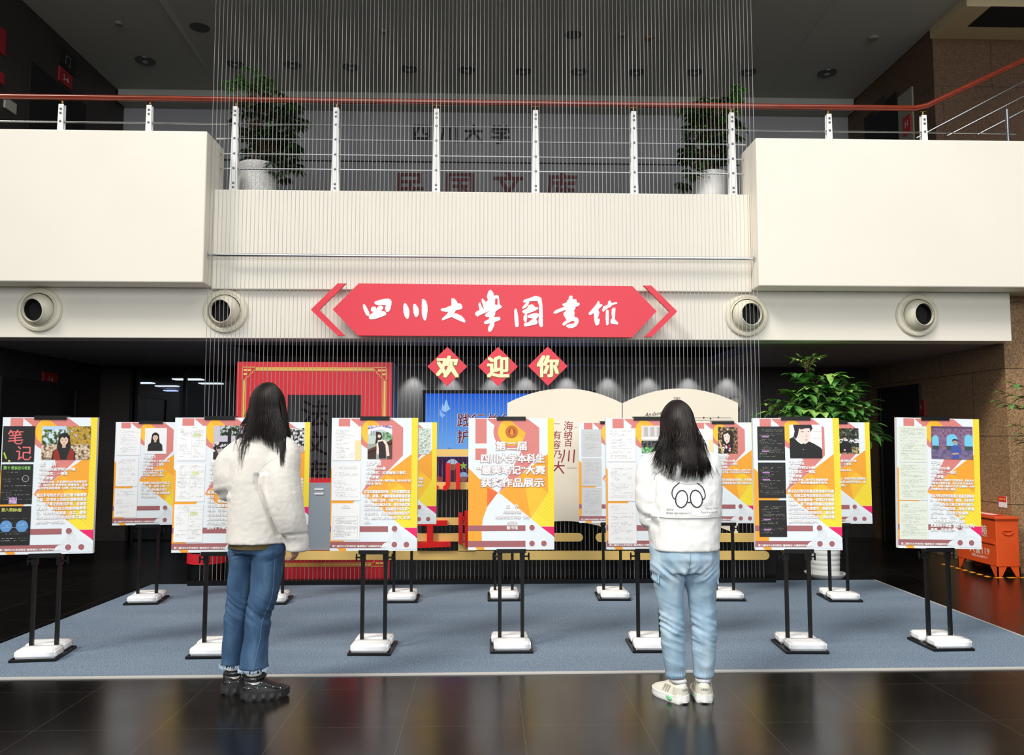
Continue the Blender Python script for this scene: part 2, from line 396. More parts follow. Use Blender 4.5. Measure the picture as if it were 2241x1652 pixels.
# ceiling folds: long shallow wedges
for k, (a, b, wd) in enumerate((((351, 0), (470, 180), 26), ((1815, 0), (1683, 198), -26), ((938, 0), (955, 150), 10), ((1235, 0), (1209, 150), -10))):
    p0, p1 = PZ(*a, Z_TOP), PZ(*b, Z_TOP); p0 = p1 + (p0 - p1) * 1.9
    q0 = Vector((p0.x + wd / 26 * 0.14, p0.y, Z_TOP)); d = Vector((0, 0, -0.05 if k < 2 else -0.02))
    MB().mat(CEILU).add([p0, q0, p1, p0 + d, p1 + Vector((0, 0, -0.004))], [(0, 1, 2), (0, 3, 1), (1, 3, 4, 2), (0, 2, 4, 3)]).build('trim_ceiling_fold_%d' % (k + 1))['kind'] = 'structure'
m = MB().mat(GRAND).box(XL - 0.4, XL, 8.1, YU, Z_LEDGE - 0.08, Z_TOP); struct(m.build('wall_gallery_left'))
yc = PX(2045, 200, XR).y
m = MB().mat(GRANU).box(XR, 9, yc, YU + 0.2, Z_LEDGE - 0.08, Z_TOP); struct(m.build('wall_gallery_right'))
# beige soffit beam at the upper right
z0 = PY(2050, 80, yc - 0.05).z
m = MB().mat(mat('beam_cream', (196, 178, 140), 0.6)).box(XR - 0.02, 9, yc - 0.75, yc + 0.02, z0, z0 + 0.5); struct(m.build('trim_beam_right', bevel=0.01))
m = MB().mat(BLACKM).box(XR + 0.26, 9, yc - 0.752, yc - 0.3, z0 - 0.003, z0); struct(m.build('trim_beam_slot'))
# upper left and right doorways
MB().mat(mat('dark_opening', (10, 9, 9), 0.7)).box(XL, XL + 0.02, PX(60, 240, XL).y, PX(185, 240, XL).y, Z_LEDGE - 0.08, PX(60, 128, XL).z).build('door_3')['kind'] = 'structure'
a, b = PX(1968, 240, XR), PX(2000, 240, XR)
MB().mat(mat('pale_door_panel', (150, 146, 126), 0.6)).box(XR - 0.02, XR, b.y, a.y, Z_LEDGE - 0.08, PX(1985, 200, XR).z).build('door_4')['kind'] = 'structure'
a, b = PX(1893, 260, XR), PX(1966, 260, XR)
MB().mat(mat('dark_opening', (10, 9, 9), 0.7)).box(XR - 0.015, XR, b.y, a.y, Z_LEDGE - 0.08, PX(1930, 228, XR).z).build('door_5')['kind'] = 'structure'
# ================================================================== wires, bar, nozzles, sign
WIRE = mat('steel_wire', (176, 176, 174), 0.5, metal=0.4)
x0, x1 = PY(457, 560, Y_WIRE).x, PY(1656, 566, Y_WIRE).x
NW = 138
wm = MB().mat(WIRE).tube([(0, 0, 0), (0, 0, Z_TOP - 0.05)], 0.0023, 5)
w0 = wm.build('wire', smooth=True)
tag(w0, 'thin vertical steel wire, one of the row of wires hung from ceiling to floor', 'wire', 'vertical wires of the wire curtain')
for i in range(NW):
    o = w0 if i == 0 else w0.copy()
    if i: COL.objects.link(o)
    o.location = (x0 + (x1 - x0) * i / (NW - 1), Y_WIRE, 0.05)
t = MB().mat(BLACK).box(x0 - 0.1, x1 + 0.1, Y_WIRE - 0.05, Y_WIRE + 0.05, 0, 0.05).build('floor_rail')
tag(t, 'low black rail on the floor that holds the lower ends of the wires', 'rail')
zbar = PY(1060, 562, Y_WIRE).z
bar = thing('guide_bar', 'long polished steel bar across the wires between the two cream balcony boxes', 'bar', (0, Y_WIRE, zbar))
MB().mat(CHROME).tube([(LX + 0.002, 0, 0), (RX - 0.002, 0, 0)], 0.017, 16).build('rod', bar, smooth=True)
for x, s in ((LX, 1), (RX, -1)):
    MB().mat(CHROME).lathe([(0, 0), (0.03, 0), (0.03, 0.008), (0.02, 0.014), (0, 0.014)], 20, (x + s * 0.001, 0, 0), (s, 0, 0)).build('end_flange', bar, smooth=True)

# round air nozzles on the beam
for (px, py, dx, dz, lab) in ((88, 678, -0.20, -0.16, 'cream round air nozzle near the left end of the beam, aimed down to the left'),
                              (494, 681, -0.22, -0.12, 'cream round air nozzle behind the first wires beside the red arrow sign, left of it'),
                              (1633, 690, 0.22, 0.0, 'cream round air nozzle behind the last wires on the right of the red sign'),
                              (2006, 690, 0.24, -0.02, 'cream round air nozzle nearest the brown granite wall, clear of the wires')):
    p = PY(px, py, Y_BEAM)
    n = thing('air_nozzle', lab, 'air nozzle', p, 0, 'round air nozzles on the beam')
    MB().mat(BEIGE_TUBE).lathe([(0.165, 0.0), (0.222, 0.0), (0.226, 0.012), (0.215, 0.03), (0.19, 0.036), (0.178, 0.03), (0.165, 0.05), (0.160, 0.0)], 48, (0, 0, 0), (0, -1, 0)).build('flange', n, smooth=True)
    ax = Vector((dx, -1, dz)).normalized()
    MB().mat(BLACKM).lathe([(0, 0.0), (0.172, 0.0), (0.172, 0.006), (0, 0.006)], 40, (0, 0, 0), (0, -1, 0)).build('gap_ring', n)
    prof = [(0.160, 0.0), (0.161, 0.02), (0.152, 0.055), (0.135, 0.082), (0.122, 0.096), (0.119, 0.108), (0.112, 0.110), (0.1095, 0.104), (0.1095, 0.001), (0, 0.001)]
    MB().mat(BEIGE_TUBE).lathe(prof, 48, (0, 0.0, 0), ax).build('ball_spout', n, smooth=True)
    MB().mat(BLACKM).lathe([(0, 0.002), (0.109, 0.002), (0.109, 0.086), (0.105, 0.086), (0.105, 0.006), (0, 0.006)], 40, (0, 0, 0), ax).build('throat', n)

# red hall sign with white calligraphy
YS = 7.8615
sg = thing('hall_sign', 'long red arrow-ended sign with white brush calligraphy across the beam', 'sign', (0, YS, 0))
L = lambda pts, y=YS: [xz(a, b, y) for a, b in pts]
MB().mat(SIGNRED).prism(L([(785, 620), (1384, 626), (1437, 681), (1384, 738), (783, 734), (728, 677)]), 0, 0.035).build('panel', sg)
for ch in ([(738.7, 620), (757, 620), (698.5, 677.6), (755, 734.5), (738.7, 734.5), (680, 677.6)],
           [(1408.5, 624.7), (1425.5, 624.7), (1482.4, 681.5), (1426.7, 737), (1410.4, 737), (1465.3, 681.5)]):
    MB().mat(SIGNRED).prism(L(ch), 0, 0.035).build('chevron', sg)
CAL = {'four': (780, 620, 8.0036, [
 [(118,375),(135,366),(155,378),(190,440),(225,510),(232,545),(218,568),(190,570),(165,545),(130,470),(114,410)],
 [(312,335),(330,318),(400,292),(500,272),(560,270),(600,285),(618,320),(615,370),(600,440),(575,490),(545,507),(520,495),(500,440),(505,420),(522,385),(440,380),(370,382),(325,365)],
 [(258,440),(265,418),(300,408),(340,415),(346,450),(375,415),(405,388),(445,392),(472,420),(470,440),(435,488),(490,488),(512,505),(528,540),(510,560),(420,595),(320,628),(250,632),(222,615),(218,575),(240,550),(285,515),(305,500),(268,495),(255,475)]]),
 'river': (780, 620, 8.0036, [
 [(820,420),(828,365),(850,343),(875,360),(910,420),(930,490),(928,560),(912,615),(895,625),(870,612),(845,575),(825,505)],
 [(992,420),(998,370),(1018,358),(1045,375),(1085,430),(1098,500),(1085,560),(1060,590),(1042,592),(1020,570),(1000,510)],
 [(1145,400),(1148,285),(1165,272),(1195,285),(1225,320),(1245,390),(1247,480),(1235,580),(1218,645),(1200,655),(1180,640),(1158,590),(1145,520)]]),
 'great': (780, 620, 8.0036, [
 [(1663,270),(1690,260),(1720,270),(1755,310),(1775,352),(1810,350),(1840,370),(1858,410),(1852,440),(1840,450),(1740,475),(1715,525),(1770,535),(1840,570),(1890,620),(1910,665),(1905,685),(1880,685),(1780,645),(1668,590),(1600,615),(1508,652),(1495,625),(1505,610),(1575,550),(1610,500),(1570,500),(1490,485),(1475,465),(1485,445),(1560,430),(1665,385)]]),
 'learning': (1020, 620, 6.225, [
 [(310,100),(335,88),(355,105),(380,150),(378,170),(398,166),(396,212),(394,285),(402,294),(432,292),(455,284),(488,315),(480,335),(440,355),(400,385),(395,430),(375,460),(455,455),(470,485),(460,500),(385,530),(385,570),(360,630),(335,658),(310,660),(297,635),(305,590),(330,545),(265,558),(240,540),(255,515),(310,490),(315,460),(270,455),(257,435),(270,410),(350,365),(240,410),(185,435),(155,455),(125,430),(120,410),(150,375),(185,370),(168,290),(175,265),(195,262),(215,320),(245,355),(208,225),(222,205),(250,230),(275,260),(280,240),(302,230),(282,190),(290,150)],
 [(380,170),(420,160),(445,172),(452,230),(455,280),(470,300),(428,296),(430,215),(412,206),(392,214)]]),
 'picture': (1020, 620, 6.225, [
 [(655,370),(670,343),(690,350),(710,450),(717,560),(712,590),(690,600),(668,585),(658,480)],
 [(775,250),(790,225),(850,205),(945,170),(1000,185),(1025,200),(1040,300),(1045,450),(1047,580),(1030,600),(1005,590),(985,530),(992,440),(995,300),(970,240),(860,245),(830,258),(785,265)],
 [(830,250),(865,240),(850,290),(815,330),(770,350),(765,335),(790,295)],
 [(765,375),(830,340),(850,300),(890,288),(920,295),(940,325),(975,325),(985,345),(950,370),(860,405),(810,422),(770,400)],
 [(785,450),(805,418),(830,420),(832,480),(820,535),(800,530),(780,495)],
 [(835,440),(910,410),(960,405),(990,420),(985,455),(950,490),(880,475),(845,470)],
 [(790,545),(850,530),(900,490),(950,480),(975,530),(965,555),(910,570),(805,590),(788,575)]]),
 'book': (1020, 620, 6.225, [
 [(1400,190),(1410,170),(1435,165),(1450,180),(1452,220),(1490,215),(1505,225),(1508,260),(1545,270),(1548,290),(1530,310),(1488,322),(1490,345),(1470,370),(1478,400),(1475,440),(1480,460),(1520,470),(1533,500),(1530,540),(1500,585),(1450,610),(1395,610),(1365,590),(1362,570),(1400,555),(1470,548),(1475,515),(1440,515),(1370,550),(1335,580),(1310,565),(1318,540),(1370,500),(1355,480),(1340,450),(1325,430),(1330,400),(1370,365),(1330,370),(1220,415),(1192,410),(1190,395),(1220,365),(1340,318),(1312,300),(1312,280),(1380,255),(1372,235),(1395,222)]]),
 'hall': (1020, 620, 6.225, [
 [(1795,245),(1808,240),(1818,260),(1820,285),(1850,285),(1858,305),(1840,320),(1812,345),(1800,365),(1815,400),(1805,450),(1790,485),(1820,480),(1822,495),(1812,550),(1800,570),(1775,575),(1758,560),(1745,500),(1740,405),(1700,430),(1675,430),(1668,405),(1720,350),(1770,290)],
 [(1850,370),(1870,315),(1885,310),(1930,290),(1935,250),(1955,232),(1975,250),(1980,270),(2040,255),(2060,262),(2055,280),(1985,300),(1970,325),(1940,330),(1900,360),(1870,390)],
 [(1905,370),(1925,355),(1940,370),(1945,450),(1942,555),(1925,575),(1908,565),(1900,480)],
 [(1985,350),(2010,330),(2035,335),(2030,420),(2025,490),(2065,530),(2075,555),(2060,562),(1975,550),(1965,530),(1970,490),(1990,480),(1980,410)]])}
for nm, (ox, oy, sc, sts) in CAL.items():
    b = MB().mat(mat('sign_white', (248, 248, 248), 0.45))
    for k, s in enumerate(sts): b.prism(L([(ox + a / sc, oy + c / sc) for a, c in s]), -0.004 - k * 0.0003, 0.0)
    b.build('brush_character', sg)
# welcome diamonds
CREAM = mat('cream_lettering', (250, 240, 190), 0.45); GOLDL = mat('gold_outline', (150, 110, 30), 0.5)
for ch, cx, cy, lab in (('欢', 979, 802, 'red diamond plaque with the first cream welcome character, under the red sign'),
                        ('迎', 1090, 802, 'red diamond plaque with the middle cream welcome character'),
                        ('你', 1199, 801, 'red diamond plaque with the last cream welcome character, above the open book')):
    c = PY(cx, cy, 7.84); d = thing('welcome_diamond', lab, 'sign', c, 0, 'red diamond plaques hung on the wires')
    r = 43.5 * 7.84 / FOC
    MB().mat(SIGNRED).prism([(-r, 0), (0, -r), (r, 0), (0, r)], 0, 0.014).build('plaque', d)
    S = 0.225; b = MB()
    b.mat(GOLDL).text(ch, (0.004, -0.0015, -0.09), (1, 0, 0), (0, 0, 1), S, 0.235, bold=0.10, ext=0.001, align='C')
    b.mat(CREAM).text(ch, (0, -0.004, -0.087), (1, 0, 0), (0, 0, 1), S, 0.22, bold=0.065, ext=0.001, align='C')
    b.build('character', d)

# ------------------------------------------------------------------ balcony railing
YR = 8.16
WOOD = mat('varnished_red_wood', (126, 44, 22), 0.22, var=(6, 0.25, (0.6, 6, 6)), coat=0.5)
rl = thing('balcony_railing', 'balcony railing with red-brown wooden handrail, white posts and steel rods', 'railing', (0, YR, Z_LEDGE - 0.08))
ZR = PY(1060, 225, YR).z - (Z_LEDGE - 0.08)
kink = PY(2022, 238, YR)
bend = PY(2238, 133, YR)
hr = [(PY(-60, 205, YR).x, 0, ZR)] + [(kink.x - 0.3, 0, ZR), (kink.x - 0.1, 0, ZR), (kink.x + 0.03, 0, ZR + 0.03)] + [(bend.x, 0, bend.z - (Z_LEDGE - 0.08)), (bend.x + (bend.x - kink.x) * .6, 0, bend.z - (Z_LEDGE - 0.08) + (bend.z - kink.z) * .6)]
MB().mat(WOOD).tube(hr, 0.03, 16).build('handrail', rl, smooth=True)
ZB = 0.08
def rpost(x):
    p = MB().mat(WHITE)
    top = ZR - 0.075
    p.prism([(x - 0.042, ZB + 0.06), (x + 0.042, ZB + 0.06), (x + 0.034, ZB + 0.45), (x + 0.026, top), (x - 0.026, top), (x - 0.034, ZB + 0.45)], -0.012, -0.004)
    p.prism([(x - 0.042, ZB + 0.06), (x + 0.042, ZB + 0.06), (x + 0.034, ZB + 0.45), (x + 0.026, top), (x - 0.026, top), (x - 0.034, ZB + 0.45)], 0.03, 0.038)
    p.box(x - 0.018, x + 0.018, -0.004, 0.03, ZB - 0.03, top - 0.01); p.box(x - 0.032, x + 0.032, -0.012, 0.038, ZB - 0.03, ZB)
    o = p.build('post', rl)
    MB().mat(mat('brass', (170, 140, 80), 0.3, metal=1)).tube([(x, 0.012, top - 0.02), (x, 0.012, ZR - 0.025)], 0.009, 10).tube([(x, 0.012, top + 0.015), (x, 0.012, top + 0.035)], 0.014, 10).box(x - 0.035, x + 0.035, 0.0, 0.025, ZR - 0.034, ZR - 0.028).build('bracket', o)
    for z in [ZB + .11, ZB + .155, top - .05, top - .095] + RODZ:
        MB().mat(mat('bolt_steel', (110, 112, 116), 0.35, metal=0.9)).lathe([(0, 0), (0.012, 0), (0.012, 0.005), (0.006, 0.007), (0, 0.007)], 12, (x, -0.012, z), (0, -1, 0)).build('bolt', o)
RODZ = [PY(960, py, YR).z - (Z_LEDGE - 0.08) for py in (276, 308, 341, 373)]
for px in (132, 325, 514, 735, 955, 1172, 1387, 1602, 1815, 2023): rpost(PY(px, 300, YR).x)
xl_, xr_ = PY(472, 320, YR).x, PY(1632, 320, YR).x
for k, z in enumerate(RODZ):
    MB().mat(CHROME if k else CHROME).tube([(PY(-60, 260, YR).x if k == 0 else xl_, 0.012, z), (PY(2225, 290, YR).x if k == 0 else xr_, 0.012, z)], 0.0085, 8).build('rod', rl, smooth=True)
for a, b in (((2030, 289), (2260, 168)), ((2091, 288), (2260, 201)), ((2152, 288), (2260, 232))):
    a, b = PY(*a, YR), PY(*b, YR); a = a - (b - a) * 0.1
    MB().mat(CHROME).tube([(p_.x, 0.012, p_.z - (Z_LEDGE - 0.08)) for p_ in (a, b)], 0.0085, 8).build('rod', rl, smooth=True)
p = PY(2206, 300, 7.95)
MB().mat(CHROME).tube([(p.x, 7.95 - YR, zt - Z_LEDGE + 0.08), (p.x, 7.95 - YR, PY(2206, 240, 7.95).z - Z_LEDGE + 0.08)], 0.018, 12).build('post', rl, smooth=True)

# ------------------------------------------------------------------ ceiling fittings of the gallery
RIM = mat('lamp_rim', (60, 60, 60), 0.35, metal=0.7); REFL = mat('lamp_reflector', (30, 30, 30), 0.2, metal=0.8)
lamps = [(318, 133, 1.1, 'dark round ceiling downlight above the left balcony box, apart from the row'), (1810, 160, 1.1, 'dark round ceiling downlight above the right balcony box, apart from the row')]
row = [(515, 140), (640, 142), (768, 147), (895, 151), (1022, 153), (1145, 156), (1268, 157), (1392, 158), (1520, 158), (1637, 158)]
nth = ['first', 'second', 'third', 'fourth', 'fifth', 'sixth', 'seventh', 'eighth', 'ninth', 'tenth']
lamps += [(a, b, 0.95, 'dark round downlight behind the wires, %s from the left in its row of ten' % nth[i]) for i, (a, b) in enumerate(row)]
for px, py, s, lab in lamps:
    p = PZ(px, py, Z_TOP)
    d = thing('ceiling_downlight', lab, 'ceiling light', p, 0, 'round downlights in the gallery ceiling')
    MB().mat(RIM).lathe([(0.085 * s, -0.012), (0.115 * s, -0.012), (0.118 * s, 0.0), (0.085 * s, 0.0)], 28).build('rim', d, smooth=True)
    MB().mat(REFL).lathe([(0.0, -0.002), (0.086 * s, -0.010), (0.086 * s, -0.004), (0, -0.0005)], 24).build('reflector', d, smooth=True)
    MB().mat(mat('lamp_glass', (120, 120, 118), 0.15)).ell((0, 0, -0.016), (0.038 * s, 0.038 * s, 0.02), 14, 8).build('bulb', d, smooth=True)
for px, py, s, c, lab, nm in ((437, 60, 0.12, (74, 74, 68), 'large dark round speaker grille in the gallery ceiling, left of the wires', 'ceiling_speaker'),
                              (1255, 76, 0.11, (66, 70, 62), 'dark round speaker grille in the gallery ceiling, behind the wires', 'ceiling_speaker'),
                              (260, 50, 0.055, (120, 120, 112), 'small round smoke detector on the gallery ceiling at the left', 'smoke_detector'),
                              (840, 68, 0.05, (120, 120, 112), 'small round smoke detector on the ceiling behind the wires, left of middle', 'smoke_detector'),
                              (1362, 76, 0.055, (120, 120, 112), 'small round smoke detector on the ceiling just right of the speaker grille', 'smoke_detector'),
                              (1420, 82, 0.06, (120, 100, 60), 'small yellowish ceiling sensor right of the smoke detector behind the wires', 'ceiling_sensor'),
                              (1911, 82, 0.07, (130, 130, 116), 'small round smoke detector on the gallery ceiling at the far right', 'smoke_detector')):
    o = MB().mat(mat('fitting_%d_%d_%d' % c, c, 0.6)).lathe([(0, -0.03 if s < .1 else -0.006), (s * 0.8, -0.03 if s < .1 else -0.006), (s, -0.012 if s < .1 else -0.004), (s, 0), (0, 0)], 28).build(nm, smooth=True)
    o.location = PZ(px, py, Z_TOP); tag(o, lab, 'ceiling speaker' if 'speaker' in nm else 'smoke detector')
# inscriptions on the gallery's back wall
DKR = mat('dark_red_lettering', (96, 14, 24), 0.5); DKG = mat('black_lettering', (14, 14, 15), 0.5)
def inscription(name, lab, chars, y, m, bold, ext=0.02, parent_part='character'):
    pts = [PY(px, py, y) for _, px, py, _ in chars]
    t = thing(name, lab, 'lettering', (sum(p.x for p in pts) / len(pts), y, pts[0].z))
    for (c, px, py, s), p in zip(chars, pts):
        S = s * y / FOC
        MB().mat(m).text(c, (p.x - t.location.x, -0.001, p.z - t.location.z - S * 0.38), (1, 0, 0), (0, 0, 1), S, None, bold=bold, ext=ext, align='C').build(parent_part, t)
inscription('wall_lettering', 'dark red raised characters on the gallery wall, cut off by the balcony ledge', [('民', 898, 408, 70), ('国', 1007, 409, 72), ('文', 1113, 408, 72), ('库', 1229, 410, 72)], YU, DKR, 0.03)
inscription('wall_lettering', 'small black raised characters above the dark red ones on the gallery wall', [('四', 922, 290, 44), ('川', 982, 292, 44), ('大', 1036, 293, 44), ('学', 1095, 295, 46)], YU, DKG, 0.03)
# signs on the side walls
def wsign(side, rect, lab, txt=None, m=None, name='wall_sign', tm=None, cat='sign', deep=0.02, size=0.6):
    X = XL if side > 0 else XR
    (pxa, pya, pxb, pyb) = rect
    a, b = PX(pxa, pya, X + side * deep), PX(pxb, pyb, X + side * deep)
    ca, cb = PX((pxa + pxb) / 2, pya, X), PX((pxa + pxb) / 2, pyb, X)
    y0, y1, z1, z0 = min(a.y, b.y), max(a.y, b.y), ca.z, cb.z
    o = MB().mat(m).box(0, side * deep, y0 - (y0 + y1) / 2, y1 - (y0 + y1) / 2, z0 - (z0 + z1) / 2, z1 - (z0 + z1) / 2).build(name)
    o.location = (X, (y0 + y1) / 2, (z0 + z1) / 2); tag(o, lab, cat)
    if txt:
        for (t, rel, s) in txt:
            S = (z1 - z0) * s
            MB().mat(tm).text(t, (side * (deep + 0.001), 0, (0.5 - rel) * (z1 - z0) - S * 0.38), (0, side, 0), (0, 0, 1), S, None, bold=0.02, align='C').build('lettering', o)
    return o
DR = mat('dim_red_sign', (150, 26, 34), 0.5); SW = mat('sign_text_white', (220, 210, 205), 0.5)
wsign(1, (131, 158, 158, 190), 'dim red sign reading 2-6 beside the dark doorway on the upper left wall', [('2-6', .5, .55)], DR, tm=SW)
wsign(1, (131, 116, 166, 156), 'black exit sign above the red 2-6 sign on the upper left wall', [('门', .5, .6)], mat('exit_black', (22, 24, 24), 0.4), tm=mat('dim_grey_text', (120, 125, 122), 0.5))
wsign(1, (-14, 60, 12, 116), 'red notice board high on the upper left wall at the picture edge', None, DR)
wsign(1, (-8, 163, 9, 187), 'red square alarm box on the upper left wall under the red notice', None, DR, name='alarm_box', cat='alarm', deep=0.05)
wsign(1, (12, 222, 36, 246), 'pale switch plate on the upper left wall near the handrail', None, mat('switch_white', (170, 172, 160), 0.5), name='switch_plate', cat='switch')
wsign(1, (96, 816, 126, 841), 'dim red sign reading 1-6 on the dark wall under the beam at the left', [('1-6', .5, .6)], DR, tm=SW)
wsign(-1, (2004, 877, 2023, 910), 'red fire hydrant sign on the shaded granite wall at the right under the beam', [('H', .42, .5)], DR, tm=SW)
wsign(-1, (1975, 257, 1993, 298), 'red sign with pale H mark on the pale door panel upstairs at the right', [('H', .42, .5)], mat('bright_red_sign', (190, 30, 40), 0.5), tm=SW, deep=0.03)
wsign(-1, (1910, 220, 1936, 250), 'dark sign above the dark opening upstairs at the right', None, mat('exit_dark', (34, 26, 24), 0.5))
# ================================================================== lobby behind the wires
GOLD = mat('gold_panel', (246, 208, 124), 0.45); REDP = mat('bright_red_panel', (232, 22, 24), 0.42)
CREAMB = mat('cream_board', (236, 227, 208), 0.5, var=(1.5, 0.03))
# lobby downlights close to the back wall: round lit fittings with their own spot
for i, px in enumerate((905, 985, 1080, 1150, 1240, 1330, 1418, 1505, 1590)):
    p = PY(px, 803, Y_BACK); p = Vector((p.x, Y_BACK - 0.16, Z_LOW))
    d = thing('lobby_downlight', 'small lit round downlight over the grey wall, %s from the left in its row' % nth[i], 'ceiling light', p, 0, 'lit downlights along the grey back wall')
    MB().mat(mat('white_rim', (180, 180, 180), 0.5)).lathe([(0.055, -0.008), (0.07, -0.006), (0.07, 0), (0.055, 0)], 24).build('rim', d, smooth=True)
    MB().mat(mat('lit_lens', (255, 250, 240), 0.5, emit=6)).lathe([(0, -0.006), (0.055, -0.006), (0.055, -0.003), (0, -0.003)], 20).build('lens', d)
    l = bpy.data.lights.new('downlight_beam', 'SPOT'); l.energy = 6; l.spot_size = math.radians(75); l.spot_blend = 0.7; l.color = (1, 0.97, 0.92); l.shadow_soft_size = 0.03
    lo = bpy.data.objects.new('downlight_beam', l); COL.objects.link(lo); lo.parent = d; lo.location = (0, 0, -0.03)
    lo.rotation_euler = (math.radians(14), 0, 0)
# lights in the passage beyond the glass
for i, (px, py, wd, c) in enumerate(((311, 837, .5, (235, 235, 235)), (412, 829, .6, (240, 240, 235)), (366, 844, .5, (225, 225, 225)), (374, 854, .3, (190, 205, 255)), (462, 838, .5, (235, 235, 230)), (503, 846, .3, (225, 225, 225)))):
    p = PZ(px, py, Z_LOW) if py < 845 else PY(px, py, 16.9)
    o = MB().mat(mat('passage_light_%d' % i, c, 0.5, emit=1.6)).box(-wd / 2 * .8, wd / 2 * .8, -0.1, 0.1, -0.02, 0.0).build('passage_light')
    o.location = p
    tag(o, ('pale ceiling light strip seen through the glass, %s from the left' % nth[[0, 3, 1, 0, 4, 5][i]]) if i != 3 else 'bluish lit ceiling lamp seen through the glass partition', 'ceiling light', 'lights seen through the glass partition')
a, b = xz(356, 880, 17.5), xz(440, 916, 17.5)
o = MB().mat(mat('dim_picture', (44, 26, 18), 0.6, var=(3, 0.5))).box(a[0], b[0], 17.5, 17.55, b[1], a[1]).build('wall_picture'); tag(o, 'dim brownish wide picture on the far wall behind the glass', 'picture')

# red frame with window opening
YF = 8.12
fr_ = thing('red_frame', 'tall red photo frame stand with gold line border and window behind the wires', 'photo frame', (PY(684, 1000, YF).x, YF, 0))
fx = fr_.location.x
F = lambda px, py: (PY(px, py, YF).x - fx, PY(px, py, YF).z)
xa, xb = F(514, 1000)[0], F(856, 1000)[0]; za = F(684, 792)[1]
wa, wb = F(628, 950)[0], F(790, 950)[0]; wt, wbm = F(700, 864)[1], F(700, 1046)[1]
b = MB().mat(RED)
for (p0, p1, q0, q1) in ((xa, wa, 0.005, za), (wb, xb, 0.005, za), (wa, wb, wt, za), (wa, wb, 0.005, wbm)): b.box(p0, p1, 0, 0.02, q0, q1)
b.build('front_panel', fr_)
SIDE = mat('frame_side_grey', (112, 112, 128), 0.5)
MB().mat(SIDE).box(xb - 0.02, xb, 0.021, 0.5, 0.005, za).build('side_panel', fr_)
MB().mat(SIDE).box(xa, xa + 0.02, 0.021, 0.5, 0.005, za).build('side_panel', fr_)
MB().mat(SIDE).box(xa + 0.021, xb - 0.021, 0.021, 0.5, za - 0.02, za).build('top_panel', fr_)
GL = mat('gold_line', (240, 196, 96), 0.4)
g = MB().mat(GL)
def ln(p, q, w_=0.008):
    g.box(min(p[0], q[0]) - w_ / 2, max(p[0], q[0]) + w_ / 2, -0.004, -0.0005, min(p[1], q[1]) - w_ / 2, max(p[1], q[1]) + w_ / 2)
ins, ot = 0.075, 0.055; zlo = 0.14
X0, X1, Z1 = xa + ot, xb - ot, za - ot
for dd, wd in ((0.028, 0.006), (0.044, 0.016), (0.06, 0.006)):
    ln((X0 + 0.13, Z1 - dd + 0.025), (X1 - 0.13, Z1 - dd + 0.025), wd); ln((X0 + 0.13, zlo + dd - 0.025), (X1 - 0.13, zlo + dd - 0.025), wd)
    ln((X0 + dd - 0.025, zlo + 0.13), (X0 + dd - 0.025, Z1 - 0.13), wd); ln((X1 - dd + 0.025, zlo + 0.13), (X1 - dd + 0.025, Z1 - 0.13), wd)
for cx, cz, sx, sz in ((X0, Z1, 1, -1), (X1, Z1, -1, -1), (X0, zlo, 1, 1), (X1, zlo, -1, 1)):
    def P2(a, c): return (cx + sx * a, cz + sz * c)
    path = [(0, 0.13), (0, 0), (0.13, 0), (0.13, 0.035), (0.1, 0.035), (0.1, 0.07), (0.07, 0.07), (0.07, 0.1), (0.035, 0.1), (0.035, 0.13), (0, 0.13)]
    for u_, v_ in zip(path[:-1], path[1:]): ln(P2(*u_), P2(*v_), 0.006)
    for u_ in ((0.03, 0.03), (0.07, 0.03), (0.03, 0.07)):
        q = P2(*u_); ln((q[0] - .009, q[1]), (q[0] + .009, q[1]), 0.02)
g.build('gold_border', fr_)
# calligraphy on the grey wall seen through the frame's window
inscription('wall_calligraphy', 'column of dark red brush characters on the grey wall inside the red frame opening', [('法', 690, 905, 62), ('文', 690, 970, 56), ('库', 688, 1035, 60)], Y_BACK, mat('calligraphy_dark', (58, 16, 20), 0.5), 0.02, 0.01)
# big screen on the back wall
sy = Y_BACK - 0.07
a, b = xz(931, 861, sy), xz(1300, 1064, sy)
scr = thing('led_screen', 'large lit blue screen with dark red slogan on the grey back wall', 'screen', ((a[0] + b[0]) / 2, sy, (a[1] + b[1]) / 2))
W2, H2 = (b[0] - a[0]) / 2, (a[1] - b[1]) / 2
MB().mat(BLACK).box(-W2 - 0.05, W2 + 0.05, 0.004, 0.07, -H2 - 0.05, H2 + 0.05).build('bezel', scr)
sm = bpy.data.materials.new('screen_picture'); sm.use_nodes = True
nt = sm.node_tree; bs = nt.nodes['Principled BSDF']; tc = nt.nodes.new('ShaderNodeTexCoord'); sp = nt.nodes.new('ShaderNodeSeparateXYZ'); mr = nt.nodes.new('ShaderNodeMapRange'); rp = nt.nodes.new('ShaderNodeValToRGB')
mr.inputs[1].default_value = -H2; mr.inputs[2].default_value = H2
E_ = rp.color_ramp.elements; E_[0].position = 0; E_[0].color = (*lin((60, 20, 90)), 1); E_[1].position = 1; E_[1].color = (*lin((18, 92, 214)), 1)
for pos, c in ((0.27, (70, 24, 80)), (0.30, (120, 170, 235)), (0.5, (92, 160, 240))):
    k = E_.new(pos); k.color = (*lin(c), 1)
nt.links.new(tc.outputs['Object'], sp.inputs[0]); nt.links.new(sp.outputs['Z'], mr.inputs[0]); nt.links.new(mr.outputs[0], rp.inputs[0])
bs.inputs['Base Color'].default_value = (0.01, 0.01, 0.01, 1); nt.links.new(rp.outputs[0], bs.inputs['Emission Color']); bs.inputs['Emission Strength'].default_value = 0.95
MB().mat(sm).box(-W2, W2, -0.002, 0.004, -H2, H2).build('display', scr)
S_ = lambda px, py: (PY(px, py, sy).x - scr.location.x, PY(px, py, sy).z - scr.location.z)
pic = MB()
